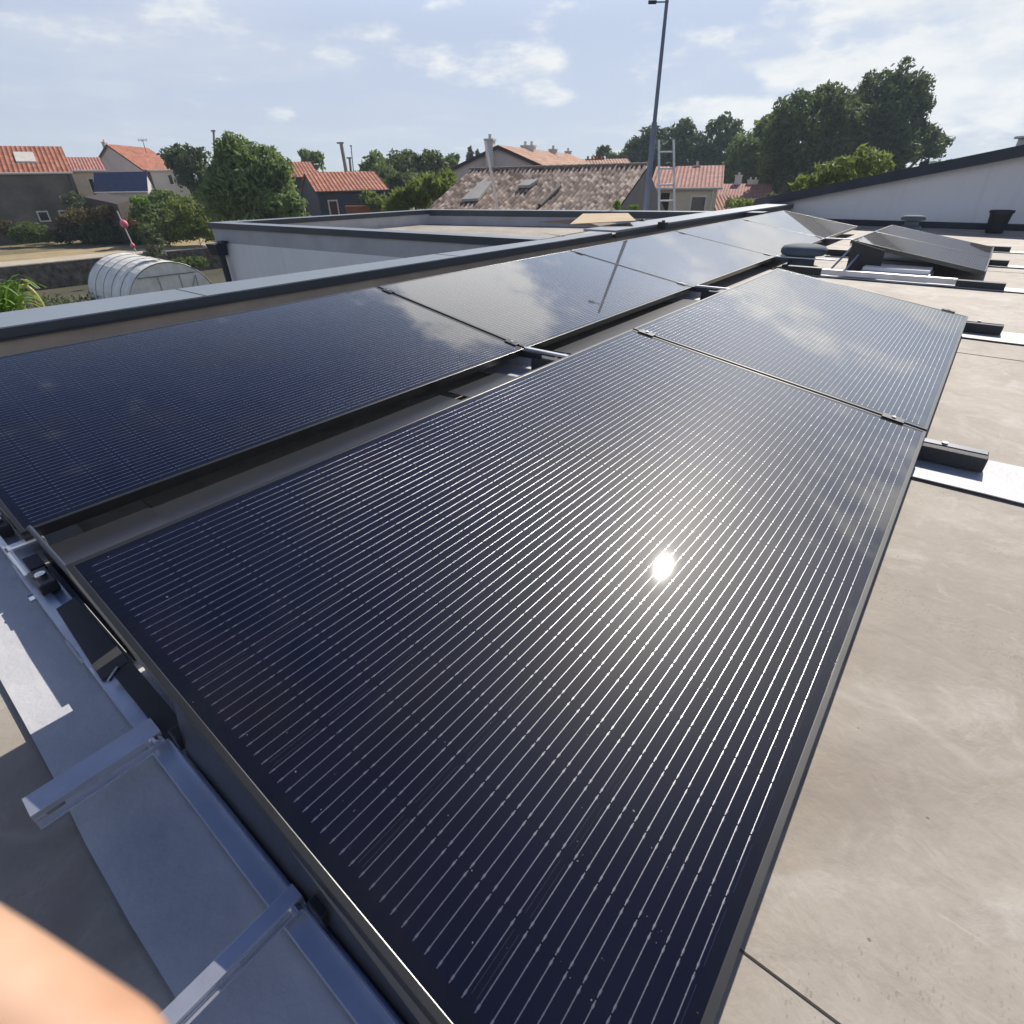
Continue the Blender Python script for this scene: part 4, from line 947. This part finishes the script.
# pink floats on a leaning pole
p0, p1 = at(136, 252, 36), at(117, 211, 36)
t = thing('garden_pole', 'thin pole with two pink balls in front of the dark hedge', 'pole', (p0.x, p0.y, G0))
MB().tube(p0, p1, 0.035, n=6).build('pole', M_WHITEW, t)
for (x_, y_, r_) in ((124, 224, 0.21), (132.5, 245.5, 0.13)):
    c_ = at(x_, y_, 35.9); pr_ = [(max(0.01, r_*math.sin(math.pi*i/8)), -r_*1.1*math.cos(math.pi*i/8)) for i in range(9)]
    MB().lathe(c_, pr_, 14).build('ball', M_PINK, t, smooth=True)
# hose hoop by the plants at the left edge
hc = at(33, 306, 15)
t = MB(); pts = [hc+V(RT.x, RT.y, 0)*0.26*math.cos(a_)+V(0, 0, 0.50*math.sin(a_)) for a_ in [math.pi*i/14 for i in range(15)]]
pts = [pts[0]-V(0, 0, .8)]+pts+[pts[-1]-V(0, 0, .8)]
for p_, q_ in zip(pts[:-1], pts[1:]): t.tube(p_, q_, 0.045, n=8)
tag(t.build('garden_hose', M_HOSE), 'yellow-green hose bent in a hoop beside the lime leaves', 'hose')
pt_ = at(27, 284, 16)
tag(MB().tube(V(pt_.x, pt_.y, pt_.z-1.2), pt_, 0.025, 0.03, 8).lathe(pt_, [(0.03, 0), (0.06, 0.03), (0.06, 0.07), (0.02, 0.10)], 12).build('orange_stake', M_TERRA), 'orange-topped garden stake behind the bent hose', 'stake')

# ================================================================== VEGETATION
def leaves(b, c, rad, n_, s, elong=1.0, up=0.0, rnd=random):
    for _ in range(n_):
        while True:
            d = V(rnd.gauss(0, 1), rnd.gauss(0, 1), rnd.gauss(0, 1))
            if d.length > 1e-3: break
        d.normalize(); rr_ = rnd.random()**0.33
        p = c + V(d.x*rad[0], d.y*rad[1], d.z*rad[2])*(0.45+0.55*rr_)*(1+0.22*rnd.gauss(0, 1)*0.5)
        nn_ = (d + V(rnd.gauss(0, .8), rnd.gauss(0, .8), rnd.gauss(0, .8))).normalized()
        a = nn_.orthogonal().normalized(); th_ = rnd.random()*6.28; q = nn_.cross(a)
        a, q = a*math.cos(th_)+q*math.sin(th_), -a*math.sin(th_)+q*math.cos(th_)
        if up: a = (a*(1-up)+V(0, 0, 1)*up).normalized(); q = nn_.cross(a).normalized()
        ss = s*rnd.uniform(0.6, 1.35); L_ = ss*elong
        k = len(b.v); b.v += [p-a*L_, p+q*ss*0.42-a*L_*0.1+nn_*ss*0.12, p+a*L_, p-q*ss*0.42-a*L_*0.1+nn_*ss*0.12]; b.f.append((k, k+1, k+2, k+3))
def plant(name, label, cat, lobes, m, leaf, dens=1.0, gz=G0, group=None, trunk=True, sub=13, elong=1.0, up=0.0, seed=1, depthf=1.0, bare=None):
    """lobes: (x px, y px, distance, half width px, half height px)"""
    rnd = random.Random(seed*97+13); b = MB(); cs = []; leaf *= 0.86
    for (x, y, D, rx, ry) in lobes:
        c = at(x, y, D); X = rx*D/640; Z = ry*D/760; Y = min(X, Z*1.3)*depthf if X > Z else X*depthf
        cs.append((c, X, Y, Z))
        rads = (X, X, Z)
        for k in range(sub):
            d = V(rnd.gauss(0, 1), rnd.gauss(0, 1), rnd.gauss(0, 1)).normalized(); f = rnd.uniform(0.55, 0.86)
            sc_ = rnd.uniform(0.20, 0.40); cc = c+V(d.x*X*f, d.y*X*f, d.z*Z*f); mn = min(X, Z)
            sr_ = (mn*sc_*1.25, mn*sc_*1.25, mn*sc_*0.95)
            area = sr_[0]*sr_[2]/(leaf*leaf)
            leaves(b, cc, sr_, int(max(14, area*11*dens)), leaf, elong, up, rnd)
        leaves(b, c, (X*0.74, X*0.74, Z*0.74), int(X*Z/(leaf*leaf)*7*dens), leaf*1.15, elong, up, rnd)
    bx = sum((c.x for c, *_ in cs))/len(cs); by = sum((c.y for c, *_ in cs))/len(cs)
    root = thing(name, label, cat, (bx, by, gz), group)
    b.build('crown' if trunk else 'foliage', m, root)
    tk = MB(); topz = max(c.z for c, *_ in cs); hgt = max(0.6, topz-gz); rt = 0.035*hgt if trunk else 0.012*hgt
    tk.tube((bx, by, gz-0.05), (bx, by, gz+hgt*0.55), rt, rt*0.6, 9)
    for (c, X, Y, Z) in cs: tk.tube((bx, by, gz+hgt*(0.30 if trunk else 0.05)), c, rt*0.55, rt*0.15, 7)
    if trunk:
        for (c, X, Y, Z) in cs:
            for k in range(4):
                d = V(rnd.gauss(0, 1), rnd.gauss(0, 1), abs(rnd.gauss(0, 1))).normalized(); tk.tube(c-V(0, 0, Z*0.3), c+V(d.x*X*0.8, d.y*X*0.8, d.z*Z*0.75), rt*0.18, rt*0.05, 5)
    tk.build('trunk' if trunk else 'stems', M_BARK, root)
    return root

# left side
plant('bushy_tree', 'big bushy green tree at the left corner of the annex', 'tree', [(250, 182, 36, 46, 42), (228, 192, 36, 30, 38), (276, 196, 36, 28, 32), (292, 212, 35, 16, 20), (243, 158, 36, 32, 22), (265, 165, 36, 26, 26)], L_FRESH, 0.17, 1.25, seed=2, elong=1.3, up=0.25)
plant('round_tree', 'darker round tree behind the left of the bushy tree', 'tree', [(186, 161, 60, 23, 20), (196, 176, 60, 20, 22), (176, 158, 60, 12, 12)], L_DARK, 0.30, 1.0, seed=3)
plant('round_tree', 'small round tree above the orange roof of the blue house', 'tree', [(312, 161, 80, 14, 12), (308, 157, 80, 9, 7)], L_MID, 0.36, 1.0, seed=4)
plant('tree_clump', 'green tree left part of the clump beyond the blue house', 'tree', [(375, 168, 64, 17, 18), (382, 186, 62, 18, 22)], L_MID, 0.30, 1.0, seed=5)
plant('tree_clump', 'wide dark green tree right part of the clump beyond the blue house', 'tree', [(405, 166, 66, 20, 19), (430, 165, 66, 18, 17), (418, 188, 62, 26, 22), (398, 188, 60, 12, 22)], L_OAK, 0.30, 1.05, seed=6)
plant('distant_tree', 'far small tree above the left slope of the mauve gable', 'tree', [(452, 160, 85, 9, 8), (446, 166, 85, 9, 8)], L_MID, 0.4, 1.0, seed=7)
plant('cypress', 'pale slender tree above the mauve gable roof, left one', 'tree', [(470, 154, 90, 3.4, 8), (470, 160, 90, 4, 7)], L_GREY, 0.3, 1.0, seed=8, up=0.4)
plant('cypress', 'short slender tree above the mauve gable roof, right one', 'tree', [(478, 157, 90, 2.4, 7)], L_GREY, 0.3, 1.0, seed=9, up=0.4)
plant('olive_shrub', 'yellow-green shrub in front of the blue house', 'shrub', [(370, 199, 42, 13, 9), (380, 204, 41, 14, 9)], L_LIGHT, 0.16, 1.0, trunk=False, seed=10, elong=1.6, up=0.3)
plant('bamboo_hedge', 'feathery light green hedge rising towards the old tiled barn', 'hedge', [(402, 200, 32, 14, 14), (420, 194, 32, 16, 16), (437, 187, 31, 15, 15), (448, 180, 32, 10, 9), (395, 208, 32, 13, 8)], L_LIGHT, 0.15, 1.05, trunk=False, seed=11, elong=2.0, up=0.5)
plant('lime_bush', 'sunlit green leafy bush right of the pink balls', 'bush', [(195, 215, 43, 24, 26), (182, 230, 42, 22, 18), (208, 232, 42, 10, 16)], L_LIGHT, 0.16, 0.95, trunk=False, seed=12, elong=1.1)
plant('dark_bush', 'dark dense bush between the dry hedge and the leafy bush', 'bush', [(150, 215, 43.5, 22, 16), (160, 232, 42.5, 30, 16), (165, 200, 45.5, 20, 14)], L_MID, 0.18, 1.0, trunk=False, seed=13)
plant('lime_plant', 'small bright lime plant before the blue slate roof', 'plant', [(139, 200, 43, 11, 5)], L_LIME, 0.16, 1.0, trunk=False, seed=14)
plant('dry_hedge', 'brown dry-topped hedge above the straw verge', 'hedge', [(85, 215, 45, 24, 11), (110, 213, 45, 20, 12), (66, 222, 45, 12, 10), (128, 222, 45, 14, 12)], L_DRY, 0.16, 1.1, trunk=False, seed=15, up=0.3)
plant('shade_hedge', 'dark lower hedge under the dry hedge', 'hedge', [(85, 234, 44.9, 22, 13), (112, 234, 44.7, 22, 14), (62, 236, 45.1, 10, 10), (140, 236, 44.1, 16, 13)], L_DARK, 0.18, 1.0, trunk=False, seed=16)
plant('round_bush', 'round green bush below the barn windows at the left', 'bush', [(30, 231, 44, 17, 12), (16, 235, 44, 8, 9), (46, 236, 44, 8, 9)], L_MID, 0.14, 1.1, trunk=False, seed=17)
plant('grey_bush', 'grey-green bush against the barn corner', 'bush', [(72, 200, 48, 14, 9), (85, 207, 47, 14, 9)], L_GREY, 0.18, 1.0, trunk=False, seed=18)
plant('dry_shrub', 'straw-coloured shrub at the very left below the barn', 'shrub', [(2, 228, 44, 9, 12)], L_DRY, 0.16, 1.0, trunk=False, seed=19)
plant('grey_sapling', 'pale grey-green sapling growing behind the polytunnel', 'plant', [(148, 233, 28, 5, 8), (160, 241, 28, 9, 7), (157, 252, 27.5, 14, 6)], L_GREY, 0.12, 0.5, trunk=False, gz=G1, seed=20)
plant('wall_plants', 'low green plants in front of the stone wall by the downpipe', 'plant', [(196, 262, 28, 16, 8), (180, 262, 29, 14, 6)], L_OAK, 0.10, 0.8, trunk=False, gz=G1, seed=21)
# lime strap leaves at the very left edge
def strap(name, label, spots, m, seed):
    rnd = random.Random(seed); b = MB(); base = at(-8, 322, 9.5)
    root = thing(name, label, 'plant', (base.x, base.y, G1))
    hr = V(RT.x, RT.y, 0).normalized()
    for i in range(spots):
        a_ = rnd.uniform(0, 6.28); L_ = rnd.uniform(0.7, 1.35); hgt = rnd.uniform(0.25, 0.72); wd_ = rnd.uniform(0.03, 0.055)
        dr = hr*math.cos(a_)+HF*math.sin(a_); sd_ = V(-dr.y, dr.x, 0); pp = None
        st = base + V(rnd.uniform(-.3, .3), rnd.uniform(-.3, .3), -0.15)
        for k in range(9):
            q = k/8; p = st+dr*L_*q*0.62+V(0, 0, hgt*math.sin(q*2.2)*1.15); ww = wd_*math.sin(min(1, q+0.12)*math.pi*0.93)+0.003
            if pp: b.quad(pp[0]-sd_*pp[1], pp[0]+sd_*pp[1], p+sd_*ww, p-sd_*ww)
            pp = (p, ww)
    b.build('leaves', m, root)
    MB().tube((base.x, base.y, G1), (base.x, base.y, base.z-0.1), 0.12, 0.07, 8).build('stem', M_BARK, root)
strap('strap_leaf_plant', 'lime green strap-leaved plant at the left edge beyond the coping', 110, L_LIME, 5)
rnd = random.Random(3)
gb = MB()
for i in range(900):
    px = rnd.uniform(20, 110); D = rnd.uniform(20, 29); p = at(px, 300, D); p.z = G1+rnd.uniform(0, .5)
    leaves(gb, p, (0.12, 0.12, 0.15), 5, 0.07, 1.4, 0.4, rnd)
struct(gb.build('undergrowth', L_GREY), 'stuff')
# wood on the right
plant('dark_tree', 'low far tree left end of the dark wood behind the barn ridge', 'tree', [(604, 157, 95, 13, 11), (622, 159, 95, 12, 9)], L_OAK, 0.45, 1.0, seed=30)
plant('dark_tree', 'dark tree behind the mast in the wood', 'tree', [(640, 152, 90, 20, 18), (655, 142, 90, 16, 16), (640, 170, 88, 24, 18)], L_DARK, 0.42, 1.0, seed=31, gz=-5)
plant('dark_tree', 'rounded dark tree just right of the mast', 'tree', [(684, 136, 88, 18, 18), (692, 160, 86, 28, 28), (668, 162, 86, 24, 26)], L_DARK, 0.42, 1.05, seed=32, gz=-5)
plant('dark_tree', 'dome-shaped dark tree in the middle of the wood', 'tree', [(724, 134, 86, 21, 18), (722, 160, 86, 30, 30), (706, 178, 84, 28, 24)], L_DARK, 0.42, 1.05, seed=33, gz=-5)
plant('green_tree', 'lighter green tree between the dome-shaped tree and the big oak', 'tree', [(752, 150, 70, 30, 24), (742, 175, 70, 34, 26), (768, 134, 70, 18, 20), (780, 168, 70, 26, 34)], L_MID, 0.30, 1.15, seed=34, gz=-5)
plant('big_oak', 'tallest broad oak on the right, left half of its crown', 'tree', [(800, 116, 58, 34, 28), (828, 106, 58, 26, 26), (800, 145, 57, 38, 38), (778, 150, 58, 22, 34), (838, 135, 57, 34, 38), (810, 172, 56, 38, 28)], L_OAK, 0.26, 1.0, seed=35, gz=-5)
plant('big_oak', 'tallest tree on the right above the white wall', 'tree', [(886, 90, 60, 36, 26), (872, 115, 59, 40, 36), (905, 100, 60, 24, 26), (906, 118, 60, 24, 34), (918, 142, 60, 24, 24), (880, 148, 58, 42, 34), (934, 145, 62, 14, 16)], L_DARK, 0.26, 1.0, seed=36, gz=-5)
plant('light_shrub', 'light green leafy shrub in front of the oaks, above the dark roof edge', 'shrub', [(870, 163, 26, 26, 16), (838, 172, 26, 24, 14), (808, 184, 26, 18, 9), (850, 182, 26, 40, 16)], L_LIGHT, 0.13, 0.9, trunk=False, seed=37, elong=1.7, up=0.35, gz=-5)
plant('olive_shrub', 'small olive bush by the far pink roofs', 'shrub', [(738, 204, 38, 16, 9), (752, 208, 38, 12, 8)], L_LIGHT, 0.15, 1.0, trunk=False, seed=38, gz=-6)
plant('dark_shrub', 'dark shrub where the parapet meets the white wall', 'shrub', [(768, 203, 30, 9, 10), (760, 206, 30, 8, 8)], L_OAK, 0.12, 1.0, trunk=False, seed=39, gz=-6)
plant('parapet_weed', 'green weeds at the right foot of the old tiled roof', 'plant', [(617, 205, 16.5, 4, 6), (634, 207, 16.5, 5, 3)], L_LIME, 0.05, 0.8, trunk=False, seed=40, gz=G1)
# distant wood along the horizon
b = MB(); rnd = random.Random(11)
for i in range(520):
    px = rnd.uniform(-500, 1500); D = rnd.uniform(170, 230); p = at(px, 178, D); p.z = G0+rnd.uniform(0.5, 4.2)
    leaves(b, p, (3.5, 3.5, 1.8), 26, 1.0, 1.0, 0, rnd)
struct(b.build('distant_wood', L_OAK), 'stuff')

# ================================================================== HAND whose finger blurs into the lower left corner
def cpt3(x, y, dep): return CAM + (FW*F_PX + RT*(x-512) + UP*(512-y))*(dep/F_PX)
def skin_obj(name, nodes, edges, m, parent=None):
    me = bpy.data.meshes.new(name); me.from_pydata([tuple(p) for p, r in nodes], edges, []); me.materials.append(m)
    o = bpy.data.objects.new(name, me); COL.objects.link(o)
    s = o.modifiers.new('skin', 'SKIN'); s.use_smooth_shade = True
    o.modifiers.new('sub', 'SUBSURF').render_levels = 3; o.modifiers['sub'].levels = 3
    for i, (p, r) in enumerate(nodes):
        me.skin_vertices[0].data[i].radius = (r, r)
    me.skin_vertices[0].data[0].use_root = True
    if parent: o.parent = parent
    return o
nodes = []; edges = []
def chain(start, pts):
    last = start
    for p, r in pts:
        nodes.append((p, r)); i = len(nodes)-1
        if last is not None: edges.append((last, i))
        last = i
    return last
D0 = 0.062
palm = cpt3(-560, 1250, 0.085)
nodes.append((palm, 0.026)); root_i = 0
k1 = chain(0, [(cpt3(-420, 1040, 0.080), 0.016)])
chain(k1, [(cpt3(-300, 950, 0.074), 0.0115), (cpt3(-170, 940, 0.066), 0.0105), (cpt3(-50, 1018, 0.060), 0.0100), (cpt3(58, 1084, 0.058), 0.0092), (cpt3(155, 1128, 0.057), 0.0080)])
for i in range(3):
    dd = V(0, 0, 0) - FW*0.018*(i+1) + UP*(-0.012*(i+1))
    kk = chain(0, [(cpt3(-430, 1150+90*i, 0.085)+dd*0.6, 0.014)])
    chain(kk, [(cpt3(-330, 1130+110*i, 0.080)+dd, 0.0100), (cpt3(-260, 1200+110*i, 0.080)+dd, 0.0092), (cpt3(-300, 1290+100*i, 0.084)+dd, 0.0080)])
th = chain(0, [(cpt3(-640, 1080, 0.095), 0.016), (cpt3(-600, 930, 0.095), 0.012), (cpt3(-520, 820, 0.092), 0.0095)])
chain(0, [(cpt3(-800, 1500, 0.11)-FW*0.02, 0.026), (cpt3(-1000, 1800, 0.13)-FW*0.06, 0.028)])
hand = skin_obj('hand', nodes, edges, M_SKIN)
tag(hand, "photographer's blurred fingertip poking into the lower left corner", 'hand')

# ================================================================== AIR
hz_ = MB().box(-160, 330, -260, 330, G1-1.0, 26).build('haze', MATS['bark'], loc=(0, 0, 0))
hm = bpy.data.materials.new('haze_air'); hm.use_nodes = True; hk = NT(hm.node_tree); hk.n.clear()
pv = hk.add('ShaderNodeVolumePrincipled'); pv.inputs['Color'].default_value = (0.70, 0.86, 1.0, 1); pv.inputs['Density'].default_value = 0.0006; pv.inputs['Anisotropy'].default_value = 0.3
hk.l.new(pv.outputs[0], hk.add('ShaderNodeOutputMaterial').inputs['Volume'])
hz_.data.materials.clear(); hz_.data.materials.append(hm); hz_['kind'] = 'stuff'
